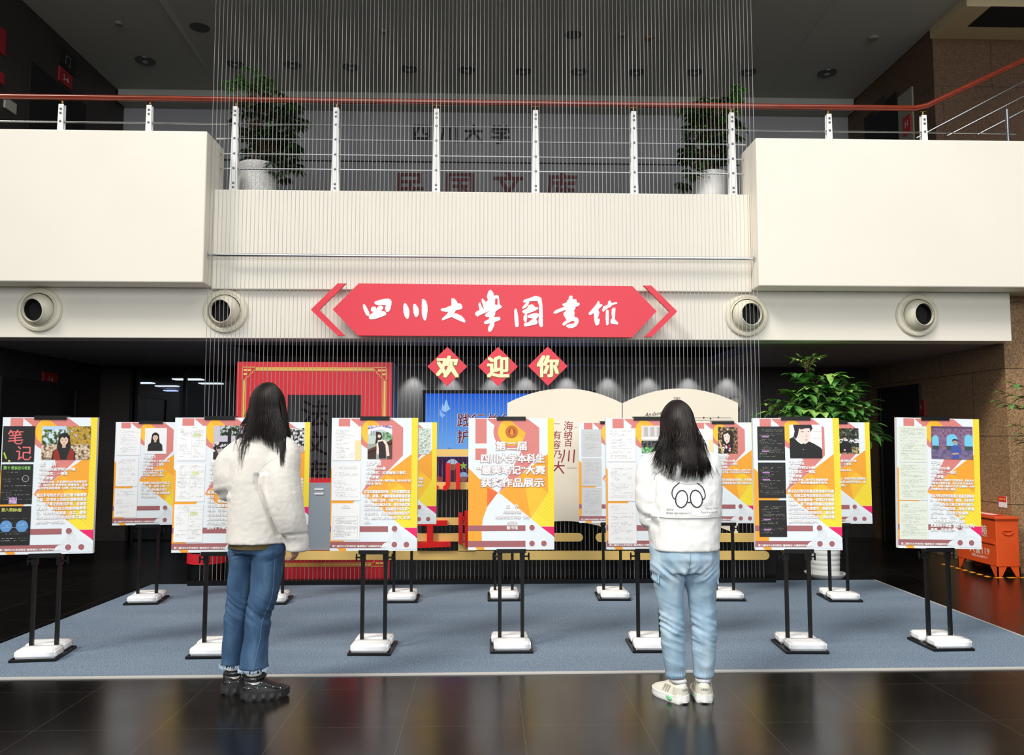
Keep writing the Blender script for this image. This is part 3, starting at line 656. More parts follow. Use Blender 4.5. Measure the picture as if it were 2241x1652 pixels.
for k, (t, px, py) in enumerate((('践行总体国家', 1000, 932), ('护国家安全', 1000, 967))):
    q = S_(px, py)
    pic.mat(mat('screen_white', (225, 235, 250), 0.5, emit=0.8)).text(t, (q[0] - 0.006, -0.004, q[1]), (1, 0, 0), (0, 0, 1), 0.205, None, bold=0.06)
    pic.mat(mat('screen_dark_red', (110, 14, 26), 0.5, emit=0.8)).text(t, (q[0], -0.006, q[1]), (1, 0, 0), (0, 0, 1), 0.205, None, bold=0.025)
def P3(pts, c, lay, em=0.85):
    pic.mat(mat('screen_%d_%d_%d' % c, c, 0.5, emit=em)).face([(S_(px, py)[0], -0.003 - lay * 0.0004, S_(px, py)[1]) for px, py in pts])
P3([(968, 882), (972, 890), (974, 880), (978, 872), (980, 885), (985, 895), (975, 902), (966, 898)], (150, 195, 245), 1); P3([(962, 895), (967, 903), (975, 908), (968, 915), (962, 908)], (130, 180, 240), 1)
random.seed(4)
for k in range(26):
    x = 932 + k * 8; h = random.uniform(4, 22)
    P3([(x, 1000), (x, 1000 - h), (x + 6, 1000 - h), (x + 6, 1000)], (70, 120, 205), 1)
P3([(931, 1000), (1300, 1000), (1300, 1063), (931, 1063)], (64, 24, 78), 2, 0.5)
for (hx, hy, s, hat) in ((945, 1022, 1, (60, 110, 190)), (990, 1018, 1.25, (190, 210, 235)), (1014, 1045, 1.1, (150, 190, 235)), (960, 1052, .9, (170, 60, 60)), (1040, 1020, 1.2, (190, 210, 235))):
    P3([(hx + 13 * s * math.cos(t * .4), hy + 24 * s + 16 * s * math.sin(t * .4)) for t in range(16)], (96, 40, 60), 3, .5)
    P3([(hx + 8 * s * math.cos(t * .4), hy + 9 * s * math.sin(t * .4)) for t in range(16)], (170, 96, 80), 4, .5)
    P3([(hx + 10 * s * math.cos(-t * .35), hy - 2 * s + 9 * s * math.sin(-t * .35)) for t in range(10)], hat, 5, .6)
st = [(1014 + r_ * math.sin(k * math.pi / 5), 1019 - r_ * math.cos(k * math.pi / 5)) for k in range(10) for r_ in ((9,) if k % 2 == 0 else (4,))]
P3(st, (150, 190, 70), 6, .7)
pic.build('picture_content', scr)

# open book cut-out
YK = 7.872
bk = thing('book_cutout', 'huge cream open-book cut-out board with calligraphy, hung before the wires', 'display board', (PY(1362, 1000, YK).x, YK, PY(1362, 1170, YK).z))
B_ = lambda px, py: (PY(px, py, YK).x - bk.location.x, PY(px, py, YK).z - bk.location.z)
def page(x0, x1, top, sag):
    n = 14; up = [B_(x0 + (x1 - x0) * k / n, top[0] + (top[1] - top[0]) * k / n - sag * 4 * (k / n) * (1 - k / n)) for k in range(n + 1)]
    return up
for x0_, x1_ in ((1110, 1361), (1363, 1615)):
    up = page(x0_, x1_, (882, 882), 32); lo = page(x0_, x1_, (1170, 1170), 30)
    MB().mat(CREAMB).prism(up + lo[::-1], 0, 0.0255).build('page', bk)
CR = mat('calligraphy_red', (150, 18, 44), 0.5)
c = MB().mat(CR)
for t, px, py, s in (('海', 1244, 931, 24), ('纳', 1243, 950, 22), ('百', 1244, 968, 20), ('川', 1243, 996, 36), ('有', 1219, 951, 22), ('容', 1217, 972, 22), ('乃', 1220, 993, 22), ('大', 1221, 1022, 34)):
    q = B_(px, py); S = s * YK / FOC
    c.text(t, (q[0], -0.002, q[1] - S * .38), (1, 0, 0), (0, 0, 1), S * .92, None, bold=0.0, align='C', shear=0.08)
GRL = mat('thin_grey_line', (120, 112, 104), 0.6); c.mat(GRL)
for (p0, p1, q0) in ((1212, 1225, 927), (1258, 1263, 935), (1240, 1262, 1024), (1430, 1600, 914), (1425, 1605, 919)):
    u_, v_ = B_(p0, q0), B_(p1, q0); c.box(u_[0], v_[0], -0.002, -0.001, u_[1] - 0.0015, u_[1] + 0.0015)
q = B_(1410, 912); c.mat(mat('ink_black', (40, 36, 34), 0.6)).text('Andante', (q[0], -0.002, q[1]), (1, 0, 0.12), (-0.12, 0, 1), 0.055, 0.2, shear=0.5)
q = B_(1474, 873); c.text('论道之', (q[0], -0.002, q[1]), (1, 0, 0), (0, 0, 1), 0.024, None)
for px, py in ((1540, 914), (1555, 916), (1572, 913)):
    q = B_(px, py); c.lathe([(0, 0), (0.008, 0), (0.008, .001), (0, .001)], 10, (q[0], -0.001, q[1]), (0, -1, 0))
c.build('lettering', bk)
# gold cloud bands with red characters
YG = 7.838
gs = thing('cloud_panel', 'gold cloud bands with bright red raised characters hung on the wires behind the easels', 'display board', (PY(1150, 1000, YG).x, YG, PY(1150, 1225, YG).z))
G_ = lambda px, py: (PY(px, py, YG).x - gs.location.x, PY(px, py, YG).z - gs.location.z)
def band(x0_, x1_, y0_, y1_, rl_=0, rr_=0):
    r = (y1_ - y0_) / 2; pts = []
    cy = (y0_ + y1_) / 2
    if rl_: pts += [(x0_ + r + r * math.cos(t), cy + r * math.sin(t)) for t in [math.pi / 2 + math.pi * k / 10 for k in range(11)]]
    else: pts += [(x0_, y1_), (x0_, y0_)]
    if rr_: pts += [(x1_ - r + r * math.cos(t), cy + r * math.sin(t)) for t in [-math.pi / 2 + math.pi * k / 10 for k in range(11)]]
    else: pts += [(x1_, y0_), (x1_, y1_)]
    MB().mat(GOLD).prism([G_(*p) for p in pts], 0, 0.03).build('gold_band', gs)
for a_ in ((604, 1684, 1206, 1225, 1, 1), (880, 1276, 1167, 1185, 0, 1), (1304, 1662, 1167, 1186, 1, 1), (880, 1025, 1133, 1149), (880, 1030, 1055, 1071), (875, 1030, 983, 999)): band(*a_)
MB().mat(GOLD).prism([G_(*p) for p in ((1003, 1186), (1040, 1186), (1040, 1207), (1003, 1207))], 0, 0.03).build('gold_band', gs)
for s in ([(976, 1013), (985, 1013), (985, 1062), (978, 1072), (970, 1072), (970, 1064), (976, 1060)], [(998, 1013), (1007, 1013), (1007, 1070), (998, 1070)], [(944, 1062), (959, 1062), (959, 1071), (944, 1071)],
          [(905, 1139), (979, 1138), (979, 1149), (948, 1149), (948, 1185), (987, 1184), (987, 1195), (908, 1198), (908, 1187), (935, 1186), (935, 1149), (905, 1149)],
          [(1004, 1121), (1013, 1121), (1013, 1189), (1004, 1189)], [(1017, 1117), (1026, 1117), (1026, 1196), (1018, 1196)], [(1012, 1130), (1018, 1128), (1018, 1136), (1012, 1138)]):
    MB().mat(REDP).prism([G_(*p) for p in s], -0.05, -0.001).build('red_character', gs)
# cut-out books beside the gold bands
YD = 7.872
tb = thing('spine_cutout', 'grey book-spine cut-out with red edge and two white bars beside the fleece sleeve', 'display board', (PY(689, 1130, YD).x, YD, PY(689, 1206, YD).z))
D_ = lambda px, py: (PY(px, py, YD).x - tb.location.x, PY(px, py, YD).z - tb.location.z)
def rrect(x0_, x1_, y0_, y1_, r):
    pts = []
    for cx, cy, a0 in ((x1_ - r, y0_ + r, -90), (x1_ - r, y1_ - r, 0), (x0_ + r, y1_ - r, 90), (x0_ + r, y0_ + r, 180)):
        pts += [(cx + r * math.cos(math.radians(a0 + 15 * k)), cy + r * math.sin(math.radians(a0 + 15 * k))) for k in range(7)]
    return pts
MB().mat(RED).prism([D_(*p) for p in rrect(661, 730, 1052, 1206, 5)], 0, 0.0255).build('backing', tb)
MB().mat(mat('spine_grey', (146, 158, 170), 0.5)).prism([D_(*p) for p in rrect(665, 726, 1056, 1203, 4)], -0.012, -0.001).build('spine', tb)
for y_ in (1070, 1080): MB().mat(WHITE).prism([D_(*p) for p in rrect(688.5, 709, y_ - 2, y_ + 2, 1.9)], -0.018, -0.0125).build('bar', tb)
for (pts, c1, lab) in (([(626, 1076), (656, 1086), (636, 1160), (616, 1155)], (244, 238, 226), 'upper cream card with orange edge tucked beside the grey spine cut-out'), ([(622, 1135), (652, 1120), (648, 1190), (624, 1195)], (228, 222, 226), 'lower pale card with orange edge between the sleeve and grey spine cut-out')):
    cx = sum(p[0] for p in pts) / 4; cy = sum(p[1] for p in pts) / 4; yy = YD + (0.005 if c1[0] > 240 else 0.0155)
    cc = thing('card_cutout', lab, 'display board', (PY(cx, cy, yy).x, yy, PY(cx, cy, yy).z))
    K_ = lambda px, py: (PY(px, py, yy).x - cc.location.x, PY(px, py, yy).z - cc.location.z)
    MB().mat(mat('orange_edge', (238, 120, 40), 0.5)).prism([K_(cx + (p[0] - cx) * 1.14, cy + (p[1] - cy) * 1.07) for p in pts], 0, 0.009).build('edging', cc)
    MB().mat(mat('card_%d' % c1[0], c1, 0.5)).prism([K_(*p) for p in pts], -0.0008, -0.0001).build('face', cc)
# low matte black partition behind the wires
a, b = PY(922, 1100, 8.35).x, PY(1694, 1100, 8.35).x
o = MB().mat(BLACKM).box(0, b - a, 0, 0.06, 0, PY(1200, 1064, 8.35).z).build('low_partition'); o.location = (a, 8.35, 0)
tag(o, 'low matte black partition standing on the floor behind the wires and gold bands', 'partition')
# black drum with red band
p = PZ(438, 1279, 0.0); p.y += 0.18
dm = thing('drum_bin', 'round black bin with a red band, at the left end of the wires', 'bin', p)
MB().mat(BLACK).lathe([(0, 0.0), (0.175, 0.0), (0.18, 0.02), (0.18, 0.62), (0.17, 0.64), (0, 0.64)], 36).build('body', dm, smooth=True)
MB().mat(RED).lathe([(0.181, 0.19), (0.19, 0.19), (0.19, 0.29), (0.181, 0.29)], 36).build('band', dm, smooth=True)
# grey globe post right of the book
p = PY(1608, 884, 8.6)
gp = thing('globe_post', 'grey ball-topped post behind the right end of the open book', 'post', (p.x, 8.6, 0))
MB().mat(mat('post_grey', (70, 68, 70), 0.4)).lathe([(0, 0), (0.13, 0), (0.13, 0.02), (0.025, 0.04), (0.025, p.z - 0.07), (0, p.z - 0.07)], 20).build('pole', gp, smooth=True)
MB().mat(mat('globe_grey', (150, 146, 142), 0.4)).ell((0, 0, p.z), (0.085, 0.085, 0.09), 20, 12).build('globe', gp, smooth=True)

# fire equipment box by the right wall
OR = mat('orange_red_enamel', (222, 84, 34), 0.4); WT = mat('stencil_white', (246, 226, 214), 0.5)
bx, by0, by1, dep, hb, hl = 5.245, 8.13, 8.82, 0.24, 0.58, 0.1
fb = thing('fire_equipment_box', 'orange-red fire equipment box on legs with white lettering against the granite wall', 'fire box', (bx, by0, 0))
ly = by1 - by0
MB().mat(OR).box(0, dep, 0, ly, hl, hb).build('body', fb, bevel=0.006)
MB().mat(OR).box(-0.018, dep + 0.005, -0.018, ly + 0.018, hb + 0.001, hb + 0.03).build('lid', fb, bevel=0.006)
MB().mat(RED).box(0.02, dep * .7, 0.1, ly - 0.1, hb + 0.031, hb + 0.034).mat(WT).box(0.05, dep * .55, 0.16, ly - 0.16, hb + 0.0345, hb + 0.037).build('lid_label', fb)
for (xa_, ya_) in ((0, 0), (dep, 0), (0, ly), (dep, ly)):
    sx = 1 if xa_ == 0 else -1; sy_ = 1 if ya_ == 0 else -1
    b = MB().mat(OR); b.prism([(xa_, hl - .002), (xa_ + sx * .1, hl - .002), (xa_ + sx * .045, 0), (xa_, 0)], ya_, ya_ + sy_ * 0.012)
    b.add([(xa_ + (0 if i < 4 else sx * 0.012), ya_ + sy_ * q_, z_) for i, (q_, z_) in enumerate([(0, hl - .002), (.12, hl - .002), (.05, 0), (0, 0)] * 2)], [(0, 1, 2, 3), (7, 6, 5, 4), (0, 4, 5, 1), (1, 5, 6, 2), (2, 6, 7, 3), (3, 7, 4, 0)])
    b.build('leg', fb)
MB().mat(OR).box(-0.012, -0.001, 0.02, ly - 0.02, 0.325, 0.345).build('ridge', fb)
t_ = MB().mat(WT)
for s, yy, zz, S in (('灭火器箱', 0.5, 0.42, 0.1), ('FIRE EXTINGUISHER BOX', 0.5, 0.385, 0.035), ('火警119', 0.42, 0.2, 0.1), ('FIRE ALARM119', 0.42, 0.155, 0.04)):
    t_.text(s, (-0.002, yy * ly, zz), (0, -1, 0), (0, 0, 1), S, None, bold=0.02, align='C')
t_.build('lettering', fb)
hd = [(dep / 2 + 0.055 * math.cos(t), 0, 0.47 + 0.045 * math.sin(t)) for t in [math.pi + math.pi * k / 12 for k in range(13)]]
MB().mat(OR).tube([(p_[0], -0.008, p_[2]) for p_ in hd] + [(hd[0][0], -0.008, hd[0][2])], 0.006, 8).build('handle', fb, smooth=True)
# hazard tape dashes on the floor
o = thing('floor_tape', 'orange-yellow dashed hazard tape stuck on the black floor before the fire box', 'floor tape', (5.12, 8.1, 0))
b = MB().mat(mat('hazard_yellow', (240, 160, 40), 0.5))
for k in range(7):
    y_ = 0.0 + k * 0.13; b.add([(0, y_, 0.001), (0.05, y_ + 0.02, 0.001), (0.05, y_ + 0.09, 0.001), (0, y_ + 0.07, 0.001), (0, y_, 0.002), (0.05, y_ + 0.02, 0.002), (0.05, y_ + 0.09, 0.002), (0, y_ + 0.07, 0.002)], [(4, 5, 6, 7), (0, 1, 5, 4), (1, 2, 6, 5), (2, 3, 7, 6), (3, 0, 4, 7)])
for k in range(3):
    x_ = 0.06 + k * 0.13; b.box(x_, x_ + 0.08, -0.05, 0.0, 0.001, 0.002)
b.build('dashes', o)
n_ = wsign(-1, (2185, 1086, 2203, 1110), 'small red and white notice on the lit granite wall above the fire box', None, WHITE, name='wall_notice', deep=0.006)
dz = n_.dimensions.z; dy_ = n_.dimensions.y
MB().mat(RED).box(-0.008, -0.0065, -dy_ / 2, dy_ / 2, 0, dz / 2).mat(mat('notice_yellow', (250, 210, 60), 0.5)).text('消防专用', (-0.009, 0, dz * .18), (0, -1, 0), (0, 0, 1), dz * .22, dy_ * .8, bold=.02, align='C').build('notice_print', n_)
# ================================================================== easels, posters, weights
BW, BH, BT = 0.588, 0.895, 0.03
PK = mat('poster_pink', (219, 132, 126), 0.55); PYEL = mat('poster_yellow_orange', (250, 196, 54), 0.55); PORG = mat('poster_orange', (246, 168, 52), 0.55)
PYL = mat('poster_yellow', (250, 226, 60), 0.55); PRO = mat('poster_red_orange', (236, 112, 62), 0.55); PMG = mat('poster_magenta', (236, 30, 106), 0.55)
PMV = mat('poster_mauve', (164, 100, 104), 0.55); PBG = mat('poster_pale', (232, 240, 246), 0.55); PWH = mat('poster_white', (250, 250, 250), 0.55)
PLN = mat('poster_stripe', (206, 168, 50), 0.55); PDK = mat('poster_dark', (66, 40, 44), 0.55); PGR = mat('poster_grey_line', (176, 172, 174), 0.55)
PSH = mat('poster_text_shadow', (204, 198, 196), 0.55); INK = mat('note_ink', (150, 152, 158), 0.6); INK2 = mat('note_ink_dark', (96, 96, 102), 0.6)
class Canvas:
    """flat print on the board front: u 0..60 across, v 0..90 down"""
    def __init__(s): s.mb = MB(); s.k = 0
    def p(s, u, v, lay): return (-BW / 2 + u / 60 * BW, -0.0004 - lay * 0.00022, BH - v / 90 * BH)
    def poly(s, pts, m, lay): s.mb.mat(m).face([s.p(max(0, min(60, u)), max(0, min(90, v)), lay) for u, v in pts]); return s
    def rect(s, u0, v0, u1, v1, m, lay): return s.poly([(u0, v1), (u1, v1), (u1, v0), (u0, v0)], m, lay)
    def disc(s, u, v, r, m, lay, n=24, ry=None): return s.poly([(u + r * math.cos(2 * math.pi * k / n), v + (ry or r) * math.sin(2 * math.pi * k / n)) for k in range(n)], m, lay)
    def ring(s, u, v, r, w_, m, lay, a0=0, a1=360, n=16):
        A = [math.radians(a0 + (a1 - a0) * k / n) for k in range(n + 1)]
        o = [s.p(min(60, u + (r + w_) * math.cos(a)), min(90, v - (r + w_) * math.sin(a)), lay) for a in A]; i = [s.p(min(60, u + r * math.cos(a)), min(90, v - r * math.sin(a)), lay) for a in A]
        s.mb.mat(m)
        for k in range(n): s.mb.face([o[k], o[k + 1], i[k + 1], i[k]])
        return s
    def line(s, a, b, w_, m, lay):
        d = Vector((b[0] - a[0], b[1] - a[1])); nn = Vector((-d.y, d.x)).normalized() * w_ / 2
        return s.poly([(a[0] + nn.x, a[1] + nn.y), (b[0] + nn.x, b[1] + nn.y), (b[0] - nn.x, b[1] - nn.y), (a[0] - nn.x, a[1] - nn.y)], m, lay)
    def text(s, t, u, v, size, m, lay, width=None, bold=0.03, align='L'):
        """v is the baseline"""
        p = s.p(u, v, lay)
        s.mb.mat(m).text(t, p, (1, 0, 0), (0, 0, 1), size / 90 * BH, None if width is None else width / 60 * BW, bold=bold, align=align); return s
    def build(s, name, par, label=None): return s.mb.build(name, par, label=label)
def zc(x, y): return ((x - 53) / 950 * 60, (y - 88) / 1450 * 90)
def art(cv, title):
    Z = lambda pts: [zc(*p) for p in pts]
    arc = lambda cx, cy, r, a0, a1, n=14: [(cx + r * math.cos(math.radians(a0 + (a1 - a0) * k / n)), cy + r * math.sin(math.radians(a0 + (a1 - a0) * k / n))) for k in range(n + 1)]
    cv.rect(0, 0, 60, 90, PBG, 0)
    cv.poly(Z([(130, 95), (255, 95), (255, 370), (130, 370)]), PK, 1)
    if title: cv.poly(Z([(130, 425), (255, 425), (255, 553), (130, 553)]), PK, 1)
    cv.poly(Z([(265, 95), (710, 95), (840, 195), (840, 500), (650, 700), (440, 870), (388, 914), (520, 690), (642, 450)] + arc(535, 240, 205, 95, 195) + [(345, 172), (265, 105)]), PK, 1)
    cv.poly(Z([(690, 255)] + arc(535, 240, 155, 38, 255) + [(510, 108)]), PYEL, 2)
    cv.poly(Z([(690, 255), (655, 315), (430, 140), (510, 108)]), mat('poster_amber', (248, 182, 48), 0.55), 3)
    cv.poly(Z([(393, 912), (660, 695), (937, 485), (937, 917), (745, 1195)]), PORG, 2)
    cv.poly(Z([(660, 700), (937, 917), (745, 1195), (688, 880)]), PYEL, 3)
    cv.poly(Z([(660, 700), (800, 807), (690, 880)]), mat('poster_amber', (248, 182, 48), 0.55), 4)
    band_ = Z([(933, 88), (1003, 88), (1003, 1285), (850, 1285), (748, 1195), (937, 917)])
    cv.poly(band_, PYL, 3)
    for k in range(34):
        v0 = 1.5 + k * 2.35 + 2
        if v0 < 51.5: a = (55.65, v0 - 3.4); b = (60, v0)
        else:
            t = (v0 - 51.5) / (74.0 - 51.5); ul = 55.7 - t * 15.5 * .98; ul = max(ul, 44.2 if v0 < 68 else 46)
            a = (ul, v0 - 0.78 * (60 - ul)); b = (60, v0)
            # stop at the facet's edge
            for j in range(60):
                u = 44 + j * 0.27; v = v0 - 0.78 * (60 - u)
                if v >= 51.4 + (55.7 - u) * 1.44 and v <= 68.7 + (u - 44) * 0.86: a = (u, v); break
        if b[1] < 74.2: cv.line(a, (b[0], b[1]), 0.14, PLN, 4)
    cv.poly(Z([(52, 640), (185, 770), (380, 912)] + [(330, 975), (262, 1070), (215, 1200), (200, 1330), (205, 1440), (235, 1538), (160, 1538), (120, 1500), (52, 1440)]), PORG, 2)
    if title: cv.poly(Z([(262, 855), (380, 912), (262, 1068)]), PRO, 3)
    cv.poly(Z([(855, 1288), (1003, 1288), (1003, 1397)]), PMG, 3); cv.poly(Z([(985, 1385), (1003, 1384), (1003, 1402)]), PDK, 4)
    cv.poly(Z([(52, 1272), (685, 1272), (685, 1333), (52, 1333)]), PMV, 4)
    cv.poly(Z([(52, 1440), (685, 1440), (685, 1508), (52, 1508)]), PMV, 4)
    if not title:
        for ci, (cu, cvv, R) in enumerate(((46.2, 83.5, 3.0), (40, 88.5, 4.5), (57, 87, 3.6), (43, 84, 3.4), (52.2, 89, 8))):
            n = int(R / 0.9)
            cv.mb.mat(PBG).face([cv.p(min(60, cu + R * math.cos(a)), min(90, cvv - R * math.sin(a)), 5 + ci * .3) for a in [math.pi * k / 14 for k in range(15)]])
            for j in range(n): cv.ring(cu, cvv, R - j * 0.9 - 0.12, 0.1, PGR, 5.15 + ci * .3, 0, 180)
        for x_ in (43.4, 44.3, 45.2, 47.2, 48.1, 49.0): cv.rect(x_ - .05, 79.5, x_ + .05, 86, PGR, 4.6)
        cv.ring(46.2, 79.5, 2.8, .1, PGR, 4.6, 0, 180); cv.ring(46.2, 79.5, 1.9, .1, PGR, 4.6, 0, 180); cv.ring(46.2, 79.5, 1.0, .1, PGR, 4.6, 0, 180)
    for (x, y) in ((757, 1298), (757, 1470), (888, 1470)): cv.disc(*zc(x, y), 2.3, PWH if title else PBG, 7.2, 20); cv.disc(*zc(x, y), 1.95, PMV, 8, 20)
def shtext(cv, t, u, v, size, lay, width=None, bold=0.035):
    cv.text(t, u + 0.13, v + 0.15, size, PSH, lay, width, bold); cv.text(t, u, v, size, PWH, lay + 1, width, bold)
def scribble(cv, rng, u0, v0, u1, v1, ink, lay, rows, dens=0.75, hgt=0.34, figs=0, cols=1):
    cw = (u1 - u0) / cols
    for c in range(cols):
        a0, a1 = u0 + c * cw + 0.3, u0 + (c + 1) * cw - 0.3
        for r in range(rows):
            if rng.random() > dens + 0.15: continue
            v = v0 + 0.8 + r * (v1 - v0 - 1.4) / rows; ind = a0 + rng.choice([0, 0, 0.6, 1.4, 2.5]); end = ind + (a1 - ind) * rng.choice([1, 0.95, 0.7, 0.45, 0.3])
            u = ind
            while u < end:
                L_ = rng.uniform(0.15, .7); h = hgt * rng.uniform(.4, .95); s_ = rng.uniform(-.05, .05)
                if rng.random() < dens + .1:
                    cv.poly([(u, v), (min(u + L_, a1), v + s_), (min(u + L_, a1), v + s_ - h), (u, v - h * .8)], ink if not isinstance(ink, list) else rng.choice(ink), lay)
                u += L_ + rng.uniform(0.06, .22)
        for f in range(figs):
            cu, cvv, R = rng.uniform(a0 + 1, a1 - 1), rng.uniform(v0 + 2, v1 - 2), rng.uniform(.6, 1.3)
            cv.ring(cu, cvv, R, .08, ink if not isinstance(ink, list) else ink[0], lay, 0, 360, 14); cv.line((cu - R * 1.6, cvv), (cu + R * 1.6, cvv), .08, ink if not isinstance(ink, list) else ink[0], lay)
# --- printed portraits
SKIN = (236, 200, 178)
def P_(c, n=None): return mat('print_%d_%d_%d' % c, c, 0.5)
def woman(cv, u, v, s, hair=(22, 18, 18), skin=SKIN, cloth=(20, 20, 22), lay=14, bob=False, vest=None, long=True, male=False):
    """head-and-shoulders figure, s = half head width"""
    E = lambda cx, cy, rx, ry, c, l, n=20: cv.poly([(u + s * (cx + rx * math.cos(2 * math.pi * k / n)), v + s * (cy + ry * math.sin(2 * math.pi * k / n))) for k in range(n)], P_(c), l)
    Q = lambda pts, c, l: cv.poly([(u + s * a, v + s * b) for a, b in pts], P_(c), l)
    if not male:
        Q([(-1.25, 0.1), (-1.15, -0.9), (-0.6, -1.5), (0, -1.65), (0.6, -1.5), (1.15, -0.9), (1.25, 0.1), (1.45, 1.6), (1.7, 2.6 if long else 2.0), (-1.7, 2.6 if long else 2.0), (-1.45, 1.6)], hair, lay)
    Q([(-0.35, 0.7), (0.35, 0.7), (0.4, 1.7), (-0.4, 1.7)], tuple(int(x * .9) for x in skin), lay + 1)
    Q([(-2.5, 4.6), (-2.3, 2.5), (-1.6, 1.9), (-0.45, 1.55), (0, 1.85), (0.45, 1.55), (1.6, 1.9), (2.3, 2.5), (2.5, 4.6)], cloth, lay + 2)
    if vest: Q([(-2.2, 4.6), (-2.1, 2.4), (-1.3, 1.9), (-0.6, 4.6)], vest, lay + 3); Q([(2.2, 4.6), (2.1, 2.4), (1.3, 1.9), (0.6, 4.6)], vest, lay + 3)
    E(0, 0, 0.85, 1.1, skin, lay + 3)
    Q([(-0.95, 0.2), (-0.9, -0.9), (-0.3, -1.35), (0.3, -1.35), (0.9, -0.9), (0.95, 0.2), (0.75, -0.35), (0.35, -0.75), (0, -0.6 if not bob else -0.35), (-0.35, -0.75), (-0.75, -0.35)], hair, lay + 4)
    for sx in (-.36, .36):
        E(sx, 0.02, .17, .07, (40, 30, 30), lay + 4, 10); Q([(sx - .22, -.17), (sx + .22, -.2), (sx + .2, -.25), (sx - .2, -.22)], (50, 38, 34), lay + 4)
    Q([(-.08, .35), (.08, .35), (0, .1)], tuple(int(x * .88) for x in skin), lay + 4); E(0, .62, .26, .09, (190, 70, 74), lay + 4, 12)
def photo(cv, kind, u0, v0, u1, v1):
    R = lambda a, b, c, d, m, l: cv.rect(u0 + (u1 - u0) * a, v0 + (v1 - v0) * b, u0 + (u1 - u0) * c, v0 + (v1 - v0) * d, m, l)
    U = lambda a: u0 + (u1 - u0) * a
    V = lambda b: v0 + (v1 - v0) * b
    Q = lambda pts, m, l: cv.poly([(U(a), V(b)) for a, b in pts], m, l)
    D = lambda a, b, r, m, l, n=20: cv.disc(U(a), V(b), r, m, l, n)
    leafy = lambda nm, cs, sc: noise_mat(nm, cs, sc, 0.5)
    if kind == 'autumn':
        R(0, 0, 1, 1, P_((186, 214, 240)), 11)
        R(0, .1, .55, .55, leafy('print_trees_a', [(.36, (40, 60, 30)), (.47, (96, 120, 50)), (.53, (200, 220, 238)), (.7, (226, 236, 246))], 38), 12)
        R(.5, 0, 1, .56, leafy('print_trees_b', [(.36, (70, 56, 24)), (.5, (206, 164, 50)), (.58, (150, 120, 50)), (.7, (214, 224, 240))], 38), 12)
        R(0, .55, 1, 1, leafy('print_field', [(.38, (84, 60, 40)), (.5, (196, 170, 140)), (.62, (226, 210, 190))], 60), 13)
        woman(cv, U(.46), V(.42), 4.2 * .72, cloth=(26, 24, 26), vest=(150, 40, 28), bob=True)
    elif kind == 'id':
        R(0, 0, 1, 1, P_((242, 242, 244)), 11); woman(cv, U(.48), V(.36), 2.6, cloth=(30, 28, 30))
    elif kind == 'tree_dark':
        R(0, 0, 1, 1, P_((200, 196, 210)), 11); R(.22, 0, .85, .3, leafy('print_dark_leaves', [(.44, (18, 16, 18)), (.5, (60, 110, 50)), (.56, (200, 196, 210))], 40), 12)
        R(.48, .1, .6, .8, P_((24, 20, 22)), 13); R(0, .48, .6, .78, leafy('print_dark_ground', [(.5, (16, 14, 16)), (.54, (220, 216, 224))], 30), 12); R(0, .78, .6, 1, P_((50, 34, 30)), 13)
        Q([(.1, .7), (.32, .68), (.42, .95), (.24, .98)], P_((180, 170, 170)), 14); woman(cv, U(.95), V(.45), 3.0, hair=(24, 16, 18), cloth=(26, 22, 24))
        R(1.0, 0, 1.28, 1, PK, 30) if False else None
    elif kind == 'leaves_bw':
        R(0, 0, 1, 1, leafy('print_bw_leaves', [(.46, (22, 20, 22)), (.52, (200, 198, 200)), (.62, (238, 236, 238))], 34), 11); R(0, .75, 1, 1, P_((196, 178, 170)), 12)
    elif kind == 'bridge':
        R(0, 0, 1, 1, P_((196, 208, 204)), 11); R(0, 0, 1, .12, leafy('print_blossom', [(.4, (130, 110, 150)), (.6, (220, 210, 230))], 60), 12)
        R(.6, .2, 1, .45, leafy('print_green', [(.4, (60, 110, 60)), (.6, (160, 196, 160))], 50), 12)
        Q([(0, .2)] + [(a / 10, .32 - .2 * math.sin(math.pi * (a / 10 * .9 + .05))) for a in range(11)] + [(1, .2), (1, .1), (.5, .03), (0, .12)], P_((236, 234, 244)), 13)
        for a in (.12, .22, .32): R(a, .16, a + .05, .3, P_((150, 150, 168)), 14)
        R(0, .55, 1, 1, P_((158, 166, 158)), 12)
        Q([(0, .72), (1, .42), (1, .56), (0, .84)], P_((84, 46, 36)), 13); Q([(0, .8), (.35, .7), (.35, 1), (0, 1)], P_((60, 36, 32)), 13); Q([(.7, .6), (1, .5), (1, 1), (.8, 1)], P_((92, 62, 56)), 13)
        Q([(.32, .2), (.42, .18), (.56, .22), (.6, .36), (.5, .48), (.3, .56), (.34, .36)], P_((40, 24, 24)), 14); D(.47, .32, 1.1, P_((240, 206, 190)), 15)
        Q([(.42, .44), (.7, .42), (.84, .6), (.9, .9), (.78, .92), (.72, .56), (.5, .52), (.46, .86), (.38, .86), (.36, .6)], P_((246, 220, 206)), 15); Q([(.42, .5), (.62, .46), (.72, .6), (.76, .98), (.46, .99), (.46, .72)], P_((40, 26, 30)), 16)
    elif kind == 'green':
        R(0, 0, .5, 1, leafy('print_hedge', [(.4, (20, 60, 24)), (.5, (90, 150, 90)), (.6, (226, 240, 226))], 60), 11); R(.5, 0, 1, 1, leafy('print_pale_hedge', [(.4, (150, 170, 150)), (.55, (226, 234, 226))], 80), 11); D(.3, .75, 2.0, P_((150, 80, 60)), 12); R(.2, .55, .45, .75, P_((30, 26, 24)), 13)
    elif kind == 'hedge_dark':
        R(0, 0, 1, 1, P_((44, 42, 38)), 11); R(0, .5, 1, 1, leafy('print_moss', [(.4, (24, 50, 20)), (.55, (90, 140, 50)), (.65, (170, 200, 110))], 50), 12); woman(cv, U(.6), V(.45), 2.2)
    elif kind == 'building':
